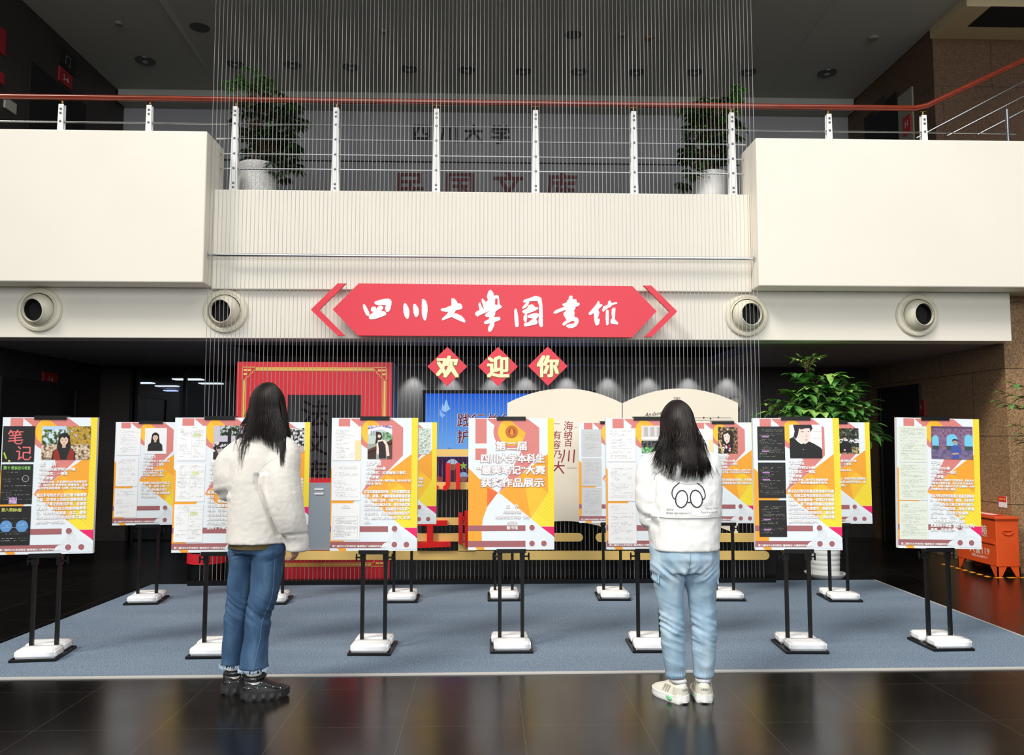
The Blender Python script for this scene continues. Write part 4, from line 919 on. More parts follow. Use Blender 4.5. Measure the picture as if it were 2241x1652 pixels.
        R(0, 0, 1, 1, P_((226, 222, 218)), 11)
        for a in (.08, .3, .52): R(a, .05, a + .14, .4, P_((190, 186, 184)), 12)
        R(0, .42, 1, .48, P_((250, 248, 246)), 12); R(0, .55, 1, .8, leafy('print_bush', [(.45, (14, 14, 14)), (.55, (90, 96, 90))], 60), 12); R(0, .8, 1, 1, leafy('print_grass', [(.4, (40, 110, 50)), (.6, (150, 210, 150))], 60), 12)
        woman(cv, U(.7), V(.5), 2.2)
    elif kind == 'flowers':
        R(0, 0, 1, 1, leafy('print_brown_leaves', [(.42, (40, 28, 18)), (.55, (130, 100, 60)), (.66, (190, 170, 130))], 50), 11); Q([(.2, .3), (.5, .1), (.8, .2), (.8, .6), (.7, .95), (.3, 1), (.2, .6)], P_((28, 14, 16)), 12)
        Q([(.28, .3), (.5, .22), (.62, .34), (.58, .55), (.44, .64), (.32, .5)], P_((246, 220, 206)), 13)
        random.seed(3)
        for k in range(16): D(random.uniform(.25, .62), random.choice([random.uniform(.06, .24), random.uniform(.66, .9)]), random.uniform(.5, 1.0), P_((250, 244, 244)) if k % 3 else P_((200, 30, 50)), 14, 10)
        for a in (.38, .52): D(a, .36, .35, P_((50, 30, 30)), 14, 10)
        D(.45, .52, .5, P_((180, 60, 60)), 14, 10); Q([(.02, .5), (.1, .5), (.3, 1), (.2, 1)], P_((210, 190, 130)), 13)
    elif kind == 'profile':
        R(0, 0, 1, 1, P_((244, 242, 246)), 11)
        for a in (.2, .4): R(.72, a, 1, a + .012, P_((196, 192, 200)), 12)
        Q([(0, .42), (.12, .36), (.24, .5), (.36, .58), (.6, .5), (.74, .56), (.95, .68), (1, .74), (1, 1), (.0, 1)], P_((24, 20, 22)), 12)
        Q([(.12, .0), (.68, 0), (.72, .1), (.66, .22), (.62, .1), (.3, .12), (.26, .3), (.2, .42), (.12, .36), (.16, .2)], P_((34, 26, 30)), 14)
        Q([(.24, .28), (.3, .1), (.42, .03), (.6, .08), (.64, .2), (.64, .3), (.66, .37), (.6, .5), (.48, .58), (.34, .52), (.26, .42)], P_((244, 220, 214)), 13)
        Q([(.34, .12), (.46, .1), (.46, .12), (.34, .15)], P_((60, 44, 44)), 15); Q([(.34, .2), (.46, .2), (.4, .225)], P_((40, 30, 30)), 15); Q([(.56, .19), (.62, .2), (.58, .22)], P_((40, 30, 30)), 15); Q([(.47, .44), (.56, .44), (.52, .48)], P_((196, 110, 110)), 15); Q([(.5, .36), (.56, .37), (.52, .24)], P_((224, 190, 182)), 15)
        D(.42, .74, .35, P_((180, 176, 180)), 15, 8)
    elif kind == 'sitting':
        R(0, 0, 1, 1, leafy('print_night_leaves', [(.45, (16, 16, 14)), (.58, (70, 80, 60)), (.68, (150, 160, 140))], 44), 11); R(0, .42, 1, .58, leafy('print_fence', [(.46, (30, 28, 28)), (.5, (226, 226, 232))], 60), 12); R(0, .75, 1, 1, leafy('print_dry_grass', [(.4, (60, 50, 30)), (.6, (210, 190, 130))], 60), 12)
        Q([(.3, .6), (.42, .5), (.58, .5), (.7, .6), (.74, .96), (.24, .96)], P_((24, 22, 24)), 13); D(.48, .42, 1.3, P_((224, 186, 164)), 14); Q([(.38, .42), (.38, .32), (.48, .29), (.58, .33), (.58, .42), (.54, .36), (.42, .36)], P_((20, 18, 18)), 15); D(.46, .86, .9, P_((226, 180, 160)), 14)
    elif kind == 'arches':
        R(0, 0, 1, 1, leafy('print_purple_brick', [(.4, (112, 84, 118)), (.6, (148, 116, 146))], 60), 11); R(0, .02, 1, .06, P_((90, 66, 96)), 12)
        for a, w_, t in ((.1, .16, .3), (.5, .26, .26), (.9, .2, .26)):
            Q([(a - w_ / 2, .72), (a - w_ / 2, t + .1)] + [(a - w_ / 2 * math.cos(math.pi * k / 8), t + .1 - .12 * math.sin(math.pi * k / 8)) for k in range(9) if 0 <= a - w_ / 2 * math.cos(math.pi * k / 8) <= 1] + [(min(1, a + w_ / 2), t + .1), (min(1, a + w_ / 2), .72)], P_((120, 204, 238)), 12)
            Q([(a - w_ / 2, .6), (min(1, a + w_ / 2), .6), (min(1, a + w_ / 2), .72), (a - w_ / 2, .72)], P_((64, 80, 84)), 13)
        R(0, .72, 1, 1, leafy('print_plaza', [(.4, (92, 80, 120)), (.6, (130, 116, 150))], 30), 13)
        Q([(.48, .62), (.54, .57), (.62, .57), (.7, .64), (.72, .84), (.66, .88), (.66, 1), (.5, 1), (.5, .84), (.46, .8)], P_((70, 92, 168)), 15); D(.56, .48, 1.35, P_((196, 150, 130)), 16); Q([(.5, .47), (.51, .4), (.56, .38), (.62, .4), (.63, .48), (.6, .43), (.53, .43)], P_((20, 18, 20)), 17); Q([(.48, .82), (.62, .8), (.68, .84), (.52, .87)], P_((206, 160, 140)), 17)
PAGE = mat('note_page', (243, 244, 246), 0.6); PAGEG = mat('note_page_grey', (206, 207, 210), 0.6); PAGEK = mat('note_page_black', (26, 26, 28), 0.5); PAGEGR = mat('note_page_green', (226, 234, 222), 0.6)
FOOT = '第二届四川大学本科生“最美笔记”大赛获奖作品展示'
POSTERS = {}
def poster(key, lab, name, college, prize, honours, body, pages, pkind, prect, seed=1):
    t = thing('poster_board', lab, 'poster')
    MB().mat(mat('foam_board_edge', (236, 236, 238), 0.6)).box(-BW / 2, BW / 2, 0, BT, 0, BH).build('foam_board', t)
    cv = Canvas(); art(cv, pages is None)
    rng = random.Random(seed)
    if pages is None:
        cx, cy = zc(533, 240)
        EM = mat('emblem_red', (176, 60, 24), 0.5); EY = mat('emblem_gold', (236, 170, 50), 0.5)
        cv.disc(cx, cy, 4.35, EM, 8, 40); cv.disc(cx, cy, 4.05, EY, 9, 40); cv.disc(cx, cy, 3.85, EM, 10, 40); cv.disc(cx, cy, 2.75, EY, 11, 36); cv.disc(cx, cy, 2.55, EM, 12, 36)
        cv.poly([(cx - 1.2, cy + 1.6), (cx - 1.1, cy + .4), (cx - .7, cy - 1.2), (cx - .25, cy - 1.9), (cx + .25, cy - 1.9), (cx + .7, cy - 1.2), (cx + 1.1, cy + .4), (cx + 1.2, cy + 1.6)], EY, 13)
        cv.poly([(cx - .12, cy + 1.2), (cx - .12, cy - 1.2), (cx + .12, cy - 1.2), (cx + .12, cy + 1.2)], EM, 14); cv.rect(cx - .8, cy + 1.75, cx + .8, cy + 2.2, EY, 13)
        for k in range(28):
            a = 2 * math.pi * k / 28; cv.disc(cx + 3.3 * math.cos(a), cy + 3.3 * math.sin(a), .22 if k % 2 else .3, EY, 11, 6)
        for s, u, v, sz, wd in (('第二届', 30, 21.6, 6.6, 21.5), ('四川大学本科生', 31.1, 30.2, 6.6, 44.5), ('“最美笔记”大赛', 30.0, 38.2, 6.6, 47.5), ('获奖作品展示', 30.8, 46.8, 6.6, 44)):
            cv.text(s, u, v, sz, mat('title_outline', (188, 158, 154), 0.5), 15, wd + 1.1, 0.115, 'C'); cv.text(s, u, v, sz, PWH, 16, wd, 0.045, 'C')
        for s, u, v, sz in (('主　办', 30.6, 61.5, 3.0), ('党委宣传部', 30.5, 65.2, 2.5), ('党委学生工作部（处）', 30.5, 68.8, 2.5), ('教务处', 30.5, 72.3, 2.5), ('图书馆', 30.7, 76.0, 2.6)):
            cv.text(s, u + .1, v + .12, sz, mat('title_outline', (200, 176, 170), 0.5), 15, None, 0.05, 'C'); cv.text(s, u, v, sz, PWH, 16, None, 0.03, 'C')
        cv.build('printed_sheet', t); return t
    cv.build('printed_sheet', t)
    # note pages
    for (u0, v0, u1, v1, st) in pages:
        pc = Canvas(); ink = INK
        if st == 'black' or st == 'cover':
            pc.rect(u0, v0, u1, v1, PAGEK, 9); pale = [P_((196, 196, 196)), P_((150, 150, 150)), P_((206, 196, 130)), P_((120, 120, 124))]
            if st == 'cover':
                pk = P_((232, 112, 112))
                pc.text('笔', u0 + 3.0, v0 + 11.3, 10.5, pk, 11, None, .01); pc.text('记', u0 + 8.6, v0 + 21.8, 10.5, pk, 11, None, .01)
                pc.poly([(u0 + 1.4, v0 + 17), (u0 + 3.2, v0 + 21.5), (u0 + 2.4, v0 + 21.8), (u0 + .8, v0 + 18)], P_((190, 220, 60)), 11); pc.disc(u0 + 4.6, v0 + 23.0, .7, P_((226, 210, 80)), 11, 10)
            else:
                scribble(pc, rng, u0 + 1, v0 + 1.5, u1 - .6, v1 - 1, pale, 11, 20, .62, .3)
                for k in range(2):
                    vv = rng.uniform(v0 + 6, v1 - 5); pc.rect(u0 + 3, vv, u0 + 8, vv + 1.0, P_((176, 130, 186)), 12)
        elif st in ('bluedots', 'ring'):
            pc.rect(u0, v0, u1, v1, PAGEK, 9); gr = P_((150, 220, 110) if st == 'ring' else (220, 226, 110))
            pc.text('第十章' if st == 'ring' else '第六章', u0 + 1.2, v0 + 3.3, 2.6, gr, 11, 7, .02); pc.text('炎症与修复' if st == 'ring' else '肿瘤', u0 + (u1 - u0) * .42, v0 + 3.4, 2.5, gr, 11, (u1 - u0) * (.5 if st == 'ring' else .28), .02)
            scribble(pc, rng, u0 + .6, v0 + 4.5, u1 - .5, v1 - 1, [P_((210, 210, 210)), P_((150, 150, 150))], 11, 13, .5, .3)
            if st == 'ring':
                pc.ring(u1 - 4.5, v0 + 9.5, 1.9, .25, P_((200, 206, 210)), 12); pc.rect(u0 + 5.5, v1 - 4.4, u0 + 10.5, v1 - .4, noise_mat('print_cells', [(.4, (150, 110, 170)), (.6, (220, 190, 226))], 120, .5), 12)
            else:
                for cu in (u0 + 4.5, u1 - 5.2): pc.disc(cu, v0 + 13, 3.8, P_((96, 150, 206)), 12, 26); scribble(pc, rng, cu - 2.6, v0 + 10.5, cu + 2.6, v0 + 15.5, P_((190, 220, 245)), 13, 6, .8, .25)
        else:
            pm = {'grey': PAGEG, 'green': PAGEGR}.get(st, PAGE)
            pc.rect(u0, v0, u1, v1, pm, 9)
            if st == 'table':
                for vv in (v0 + 9, v1 - .8): pc.line((u0 + 1.2, vv), (u1 - 1.5, vv), .12, INK, 11)
                for uu in (u0 + 1.2, u1 - 1.5): pc.line((uu, v0 + 9), (uu, v1 - .8), .1, INK, 11)
                pc.text('四川大学', (u0 + u1) / 2, v0 + 2.2, .8, INK, 11, None, 0, 'C'); pc.text('大学物理实验报告', (u0 + u1) / 2, v0 + 3.6, .8, INK, 11, None, 0, 'C')
                scribble(pc, rng, u0 + 1.4, v0 + 9.3, u1 - 1.8, v1 - 1, [INK, INK2], 11, 18, .8, .34)
            elif st == 'two':
                scribble(pc, rng, u0 + .8, v0 + .5, u1 - .6, v1 - .8, [INK, INK2, INK], 11, 26, .62, .28, 1, 2)
                pc.rect(u0 + 10.5, v0 + 5, u0 + 15.5, v0 + 7.4, P_((222, 232, 178)), 10); pc.line(((u0 + u1) / 2, v0 + 1), ((u0 + u1) / 2, v1 - 1), .08, PGR, 10)
            elif st == 'tan':
                scribble(pc, rng, u0 + 2, v0 + 2, u0 + 15.5, v1 - .5, [INK, INK2], 11, 22, .7, .3, 2); pc.rect(u0 + 15.8, v0 + 9.5, u1, v1 - .2, P_((246, 224, 168)), 10)
            elif st == 'green':
                scribble(pc, rng, u0 + 1, v0 + .8, u1 - .8, v1 - .8, [INK, INK2, P_((176, 170, 110)), P_((206, 170, 130)), P_((120, 150, 120))], 11, 30, .66, .3, 2)
            else:
                scribble(pc, rng, u0 + 1.5, v0 + 1.2, u1 - 1.5, v1 - 1, [INK, INK2, PGR], 11, 24, .6, .3, 1)
        pc.build('note_page', t, label='black note page' if st in ('black', 'cover', 'ring', 'bluedots') else None)
    pv = Canvas(); photo(pv, pkind, *prect)
    # keep the portrait's figure inside its own frame
    U0, V0, U1, V1 = prect
    (xa_, _, za_), (xb_, _, zb_) = pv.p(U0, V0, 0), pv.p(U1, V1, 0)
    for q in pv.mb.v: q.x = min(max(q.x, xa_), xb_); q.z = min(max(q.z, zb_), za_)
    pv.build('portrait_photo', t)
    tx = Canvas()
    v = prect[3] + 4.2
    shtext(tx, name, 24.3, v, 3.6, 16); v += 3.0
    shtext(tx, college, 24.0, v, 2.3, 16, None, .045); v += 2.95
    shtext(tx, prize, 24.0, v, 2.3, 16, None, .045); v += 2.9
    shtext(tx, '个人荣誉：', 24.0, v, 2.3, 16, None, .045); v += 2.3
    for h in honours: shtext(tx, h, 23.7, v, 1.75, 16, min(31.6, 1.75 * len(h) * .98), .05); v += 2.05
    v = max(v + 2.8, 51.0)
    for k, h in enumerate(body): shtext(tx, h, 23.2, v, 2.42, 16, min(31.8, 31.8 * len(h) / 14), .05); v += 2.92
    tx.text(FOOT, 1.8, 87.5, 1.55, PWH, 16, 37.5, .055)
    tx.build('lettering', t)
    return t
STD = [(0.6, 5.8, 20.6, 29, 'tan'), (0.6, 31, 20.6, 56.2, 'plain'), (0.8, 58, 20.4, 83, 'table')]
PR = (25.2, 5.2, 42.2, 28.0)
B1 = ['通过手写的方式让自己看书看得更', '仔细，对书本上的知识理解得更深', '入。电子笔记的形式多样，呈现效', '果更好，看见自己完成的精美笔', '记，也会有些成就感。总之，做笔', '记对我来说是开学找回学习状态', '静心的一种方法。']
B2 = ['将自己对所学的理解融入', '笔记，来借此理清知识的', '过程，是我厘清思路，并', '在自己脑海里重复一遍的', '过程。在记笔记时，我喜', '欢用思维导图的方法，把', '复杂的内容整理成自己的', '方式给自己带来的快乐，', '坚持了下来。']
B3 = ['在写实验报告的时候，不仅仅要把实验', '目的、原理、步骤和现象解释描述清', '楚，还要勤于思考，分析产生误差的原', '因并试着提出解决方案，尝试拓展实验', '的应用可能性等，实验报告不仅仅是一', '份普通作业，更是实验过程的总结与升', '华，这样才能写得出“心”又出', '彩。']
B6 = ['我认为记笔记的重点是总结多方面', '的，在独立思考后形成自己的知识', '体系，因此我的每一份笔记不求规', '范精美，留下的疑问和解决思路是', '更大的价值。在课堂中，我就会参', '考自己的笔记和老师讨论，课后再', '阅读论文进行知识补充，这样对理', '解知识的帮助很大。']
B7 = ['我认为笔记的作用和意义是通过清晰有', '序、系统条理的笔记，梳理、分析所学', '，同时锻炼自己独立思考的能力。', '学习不是一蹴而就，是从不断重', '复中得来。利用笔记快速地', '回顾、理解、记忆、进步', '，笔记是重要的个人工具', '其真的在于效益，也在于坚持书写', '思考，内化进步。']
KINDS = {
 'F1': ('poster with a woman in a red vest, autumn trees and black note pages', '景　洁', '华西临床医学院2019级', '笔记获奖：一等奖', ['获国家奖学金，多次获四川大学单项奖学', '金、四川大学“优秀学生”荣誉称号。在全', '国大学生英语竞赛（C类）中多次获奖。'], B1, [(0.6, 5.8, 20.6, 29.5, 'cover'), (0.6, 31, 20.4, 57.2, 'ring'), (0.6, 58.5, 20.2, 84, 'bluedots')], 'autumn', (25, 5.8, 56, 28), 11),
 'F2': ('front-row poster with a dark-haired figure under a tree, partly hidden by the fleece jacket', '李欣', '生命科学学院2019级', '笔记获奖：一等奖', ['2021年获四川大学优秀学生，综合一等', '奖，获校级奖学金。'], B2, [(2.0, 5.5, 21.2, 29, 'two'), (1.6, 31, 21, 56.2, 'two'), (1.2, 58, 20.4, 83, 'two')], 'tree_dark', (26.2, 5.4, 46, 28), 22),
 'F3': ('poster with a woman in a black dress standing by a bridge', '张天悠', '文学院2020级', '笔记获奖：实验报告三等奖', ['获四川大学单项一等奖学金、四川大学“优', '秀学生”称号。'], B3, STD, 'bridge', PR, 33),
 'F4': ('title poster with a round red seal and four lines of large outlined white characters', '', '', '', [], [], None, None, None, 44),
 'F5': ('poster with a pale building and green hedge photo, mostly behind the white hooded jacket', '王　宇', '化学学院2020级', '笔记获奖：二等奖', ['获四川大学优秀学生称号。'], B3[:5], [(1.2, 7, 21, 30, 'plain'), (1.2, 31, 21, 57, 'plain'), (1.2, 58.5, 21, 86, 'plain')], 'building', (25.2, 5.2, 46, 24), 55),
 'F6': ('poster with a close-up of a dark-haired face looking down and three black note pages', '李卓耘', '外国语学院2018级', '笔记获奖：一等奖', ['获国家奖学金，获大学生英语辩论赛', '（EDC）一等奖和最佳辩手称号。'], B6, [(3.0, 5.8, 22.0, 29, 'black'), (3.0, 30.6, 22.0, 54.8, 'black'), (3.0, 56.4, 22.0, 81.2, 'black')], 'profile', (25.4, 4.6, 47.8, 27.6), 66),
 'F7': ('poster with a man in blue before purple brick arches, nearest the granite wall', '于鸿', '文学院2020级', '笔记获奖：一等奖', ['四川大学学工部教学工作室导师，获四川大', '学综合二等奖学金、四川大学“优秀学生”', '称号，获第七届四川大学“互联网+”大学', '生创新创业大赛二等奖。'], B7, [(1.0, 5.8, 21.6, 31, 'green'), (1.0, 31.6, 21.6, 57.2, 'green'), (1.0, 57.8, 21.6, 84, 'green')], 'arches', (24.8, 5.4, 55, 28.2), 77),
 'B1': ('poster with an ID photo of a long-haired woman in black on white', '林鹏飞', '材料科学与工程学院20', '笔记获奖：三等奖', ['获四川大学“优秀学生”、', '，连续大赛学生奖，获', '校奖学金，四川大学综合', '”。'], ['整理笔记的过程中可以让', '自己一笔一划写下每一个', '字，及时看到整齐而又', '的笔记，不仅复习效率提', '升而且美观。'], [(1.8, 5.6, 21.6, 29, 'plain'), (1.6, 31, 20.4, 56.2, 'plain'), (1.2, 58, 20.4, 83, 'plain')], 'id', (25.2, 5.2, 44, 28), 101),
 'B2': ('poster with a black-and-white leaf photo, half hidden behind the fleece jacket', '周文', '法学院2020级', '笔记获奖：二等奖', ['获四川大学优秀学生，四川大学', '综合奖学金，多次获四川大学', '荣誉，四川大学大学'], B3[:6], STD, 'leaves_bw', (28, 5.2, 55, 27), 102),
 'B3': ('poster with a speckled green photo, half hidden behind the black-dress poster', '陈　静', '数学学院2020级', '笔记获奖：二等奖', ['获四川大学综合奖学金。'], ['让自己的学习过程更有条', '理，记得不需要过分追求', '，找出自己的学习重点。'], STD, 'green', (33, 5.2, 54, 28.5), 103),
 'B4': ('poster entirely overlapped by the title poster, only its easel legs and base showing', '赵　明', '历史学院2020级', '笔记获奖：二等奖', ['获四川大学综合奖学金。'], B3[:4], STD, 'green', PR, 104),
 'B5': ('poster with three grey note pages, just right of the red book calligraphy', '刘洋', '建环学院2020级', '笔记获奖：三等奖', ['获四川大学优秀', '学生称号，获大', '学奖学金。'], ['此次笔记展示了我', '对课程的理解，'], [(2.4, 6.2, 20.6, 30.4, 'grey'), (2.4, 32, 20.6, 57.2, 'grey'), (2.4, 58.5, 20.6, 84, 'grey')], 'hedge_dark', (25.2, 6.2, 48, 28), 105),
 'B6': ('poster with a smiling face under white flowers, right of the hooded jacket', '何若宇', '经济学院2020级', '笔记获奖：二等奖', ['四川大学优秀学生干部称号，获四川大学', '学二等奖学金，多次在四川大学运动会上', '获奖。'], ['重视笔记的整洁与美感，不断摸', '索，找到适合自己的记录方式。'], STD, 'flowers', (25.2, 4.2, 43, 28), 106),
 'B7': ('poster with a man in black sitting on grass before a white fence', '徐利', '华西临床医学院2020级', '笔记获奖：三等奖', ['获四川大学综合奖学金。'], ['通过记笔记，有意识地在总结新知', '识，同时联系以前所学知识，做', '到温故知新。'], STD, 'sitting', (26, 5.4, 50, 28), 107)}
EASEL = {'F1': (70, 1452, 6), 'F2': (454, 1445, 1), 'F3': (807, 1438, -2), 'F4': (1120, 1433, 0), 'F5': (1432, 1432, -1), 'F6': (1768, 1434, -3), 'F7': (2089, 1428, 1),
         'B1': (307, 1326, 5), 'B2': (589, 1326, 3), 'B3': (877, 1322, 1), 'B4': (1103, 1318, 0), 'B5': (1345, 1317, -2), 'B6': (1597, 1318, -3), 'B7': (1853, 1320, -3)}
WHO = {'F1': 'the red-vest poster at the left edge', 'F2': 'the front-row poster hidden by the fleece jacket', 'F3': 'the black-dress-by-bridge poster', 'F4': 'the title poster with round seal', 'F5': 'the poster hidden by the hooded jacket', 'F6': 'the poster with black pages and close-up face', 'F7': 'the purple-arches poster',
       'B1': 'the ID-photo poster', 'B2': 'the leaf-photo poster behind the fleece jacket', 'B3': 'the half-hidden green-photo poster', 'B4': 'the poster hidden by the title poster', 'B5': 'the grey-page poster', 'B6': 'the white-flowers poster', 'B7': 'the sitting-man poster'}
ZBOT = 0.66
def make_easel():
    t = thing('display_easel', 'x', 'easel', (0, 0, 0), 0, 'black display easels with posters')
    p = MB().mat(BLACK).box(-0.142, 0.142, -0.165, 0.165, 0, 0.018).build('base_plate', t, bevel=0.003)
    for s in (-1, 1): MB().mat(BLACK).box(s * 0.077 - 0.012, s * 0.077 + 0.012, -0.012, 0.012, 0.019, 1.42).build('leg', t, bevel=0.002)
    c = MB().mat(BLACK).box(-0.1, 0.1, -0.046, 0.016, ZBOT - 0.022, ZBOT - 0.002).box(-0.1, 0.1, -0.05, -0.046, ZBOT - 0.022, ZBOT + 0.006)
    for s in (-1, 1): c.box(s * 0.077 - 0.017, s * 0.077 + 0.017, -0.017, 0.017, ZBOT - 0.075, ZBOT - 0.023)
    c = c.build('lower_clamp', t)
    for s in (-1, 1):
        k = MB().mat(BLACK).tube([(s * 0.094, 0, ZBOT - 0.05), (s * 0.118, 0, ZBOT - 0.05)], 0.006, 10)
        k.ell((s * 0.122, 0, ZBOT - 0.036), (0.006, 0.008, 0.013), 10, 6).ell((s * 0.122, 0, ZBOT - 0.064), (0.006, 0.008, 0.013), 10, 6).ell((s * .121, 0, ZBOT - 0.05), (.008, .009, .01), 10, 6)
        k.build('wing_knob', c, smooth=True)
    zt_ = ZBOT + BH
    MB().mat(BLACK).box(-0.1, 0.1, -0.046, 0.014, zt_ + 0.002, zt_ + 0.012).box(-0.1, 0.1, -0.052, -0.046, zt_ - 0.014, zt_ + 0.012).build('top_clip', t)
    MB().mat(BLACK).box(-0.012, 0.012, -0.010, 0.008, 1.3, zt_ + 0.002).box(-0.09, 0.09, -0.009, 0.007, 1.36, 1.39).build('mast', t)
    return t
def make_pack():
    m = mat('white_wrap_paper', (246, 246, 246), 0.6, bump=(14, 0.35, 0.02))
    b = bmesh.new(); bmesh.ops.create_cube(b, size=1)
    bmesh.ops.scale(b, vec=(0.245, 0.142, 0.052), verts=b.verts)
    bmesh.ops.bevel(b, geom=b.edges[:], offset=0.008, segments=2, affect='EDGES')
    bmesh.ops.subdivide_edges(b, edges=b.edges[:], cuts=3, use_grid_fill=True)
    for v in b.verts:
        n = noise.noise(Vector(v.co) * 22) * 0.0028; v.co.z += n if v.co.z > 0 else 0; v.co.x += n * .6
    me = bpy.data.meshes.new('wrapped_package'); b.to_mesh(me); b.free(); me.materials.append(m)
    me.polygons.foreach_set('use_smooth', [True] * len(me.polygons))
    o = bpy.data.objects.new('wrapped_package', me); COL.objects.link(o)
    # folded end flap of the wrapping
    MB().mat(mat('white_wrap_fold', (232, 232, 232), 0.6)).add([(0.1235, -0.06, -0.016), (0.1235, 0.06, -0.016), (0.1235, 0.0, 0.02), (0.1255, -0.05, -0.014), (0.1255, 0.05, -0.014), (0.1255, 0, 0.016)], [(3, 4, 5), (0, 1, 4, 3), (1, 2, 5, 4), (2, 0, 3, 5)]).build('end_fold', o)
    return o
eas0 = make_easel(); pk0 = make_pack()
first = True; firstp = True
for key, (px, py, yaw) in EASEL.items():
    p = PZ(px, py); rz = math.radians(yaw)
    cx, cy = p.x - math.sin(rz) * 0.165, p.y + math.cos(rz) * 0.165
    gz = T
    o = eas0 if first else copy_tree(eas0); first = False
    o.location = (cx, cy, gz); o.rotation_euler = (0, 0, rz); o['label'] = 'black steel easel holding ' + WHO[key]
    R2 = lambda dx, dy: (cx + dx * math.cos(rz) - dy * math.sin(rz), cy + dx * math.sin(rz) + dy * math.cos(rz))
    for k, (dy, dx) in enumerate(((-0.088, 0.004), (0.088, -0.004))):
        q = pk0 if firstp else copy_tree(pk0); firstp = False
        rr = random.Random(hash(key) % 1000 if False else sum(map(ord, key)) + k)
        a, b = R2(dx + rr.uniform(-.006, .006), dy)
        q.location = (a, b, gz + 0.018 + 0.0265); q.rotation_euler = (0, 0, rz + math.radians(rr.uniform(-1.5, 1.5)))
        tag(q, 'white wrapped package, %s one under %s' % (('front', 'rear')[k], WHO[key]), 'package', 'wrapped packages weighing down the easels')
    KD = KINDS[key]
    b = poster(key, *KD[:9], seed=KD[9]) if KD[6] is not None else poster(key, KD[0], '', '', '', [], [], None, None, None)
    b['group'] = 'award posters on easels'
    a = R2(0, -0.0155 - BT); b.location = (a[0], a[1], gz + ZBOT + 0.001); b.rotation_euler = (0, math.radians(1.3 if key == 'F7' else 0), rz)
# ================================================================== people
def union(mb, voxel, smooth=4, fac=0.5):
    me = mb.mesh('tmp'); o = bpy.data.objects.new('tmp', me); COL.objects.link(o)
    r = o.modifiers.new('r', 'REMESH'); r.mode = 'VOXEL'; r.voxel_size = voxel; r.adaptivity = 0
    if smooth: s = o.modifiers.new('s', 'SMOOTH'); s.iterations = smooth; s.factor = fac
    dg = bpy.context.evaluated_depsgraph_get()
    out = bpy.data.meshes.new_from_object(o.evaluated_get(dg))
    bpy.data.objects.remove(o); bpy.data.meshes.remove(me)
    return out
def displace(me, fn):
    nr = [v.normal.copy() for v in me.vertices]
    for v, n in zip(me.vertices, nr):
        d = fn(v.co, n)
        if d: v.co += n * d
    me.update()
def mobj(name, me, m, parent=None, label=None):
    me.materials.clear(); me.materials.append(m)
    me.polygons.foreach_set('use_smooth', [True] * len(me.polygons))
    o = bpy.data.objects.new(name, me); COL.objects.link(o); me.name = name
    if parent: o.parent = parent
    if label: o['label'] = label
    return o
def bvh_of(*objs):
    vs, fs = [], []
    for o in objs:
        k = len(vs); vs += [v.co.copy() for v in o.data.vertices]; fs += [[i + k for i in p.vertices] for p in o.data.polygons]
    return BVHTree.FromPolygons(vs, fs)
def hring(c, a, b, n=28, p=2.0, rot=0):
    out = []
    for k in range(n):
        t = 2 * math.pi * k / n; ct, st = math.cos(t), math.sin(t)
        x = a * abs(ct) ** (2 / p) * (1 if ct >= 0 else -1); y = b * abs(st) ** (2 / p) * (1 if st >= 0 else -1)
        out.append(Vector((c[0] + x * math.cos(rot) - y * math.sin(rot), c[1] + x * math.sin(rot) + y * math.cos(rot), c[2])))
    return out
def lofth(mb, rings, p=2.0, n=28, rot=0):
    return mb.loft([hring(r[:3], r[3], r[4], n, p, rot) for r in rings])
def hand(mb, wrist, d, nrm, thumb, curl=0.9, s=1.0):
    """palm, four bent fingers and a thumb; d = finger direction, nrm = way the palm faces, thumb = thumb side"""
    wrist, d, nrm, thumb = Vector(wrist), Vector(d).normalized(), Vector(nrm).normalized(), Vector(thumb).normalized()
    th = (thumb - d * thumb.dot(d)).normalized(); nm = d.cross(th); nm = nm if nm.dot(nrm) > 0 else -nm
    mb.tube([wrist - d * .03 * s, wrist, wrist + d * .03 * s, wrist + d * .065 * s, wrist + d * .085 * s], [(.024 * s, .019 * s), (.025 * s, .018 * s), (.036 * s, .016 * s), (.040 * s, .015 * s), (.036 * s, .012 * s)], 14) if False else None
    R = []
    for t, wd, hh in ((-.03, .024, .019), (0, .026, .018), (.03, .036, .016), (.065, .04, .0145), (.088, .038, .012)):
        R.append([wrist + d * t * s + th * (wd * s * math.cos(2 * math.pi * k / 16)) + nm * (hh * s * math.sin(2 * math.pi * k / 16)) for k in range(16)])
    mb.loft(R)
    for k, (o, L_, r) in enumerate(((.029, .072, .0088), (.010, .08, .0092), (-.010, .074, .0088), (-.028, .058, .0078))):
        b = wrist + d * .08 * s + th * o * s; pts = [b - d * .02 * s, b]; dd = d.copy()
        for j, f in enumerate((.44, .32, .24)):
            a = curl * (0.55 + .35 * j) * (1 + .08 * k)
            ax = th; dd = (d * math.cos(sum(curl * (0.5 + .3 * q) for q in range(j + 1)) * .62) + nm * math.sin(sum(curl * (0.5 + .3 * q) for q in range(j + 1)) * .62)).normalized()
            pts.append(pts[-1] + dd * L_ * f * s)
        mb.tube(pts, [r * s * 1.1, r * s * 1.08, r * s, r * s * .92, r * s * .72], 10)
    b = wrist + d * .018 * s + th * .028 * s
    t1 = (d * .6 + th * .7 + nm * .35).normalized(); t2 = (d * .85 + th * .2 + nm * .5).normalized()
    mb.tube([b - t1 * .015 * s, b, b + t1 * .035 * s, b + t1 * .035 * s + t2 * .03 * s, b + t1 * .035 * s + t2 * .054 * s], [.013 * s, .0125 * s, .0108 * s, .0098 * s, .007 * s], 10)
SKINM = mat('skin', (198, 150, 126), 0.5, var=(9, 0.06))
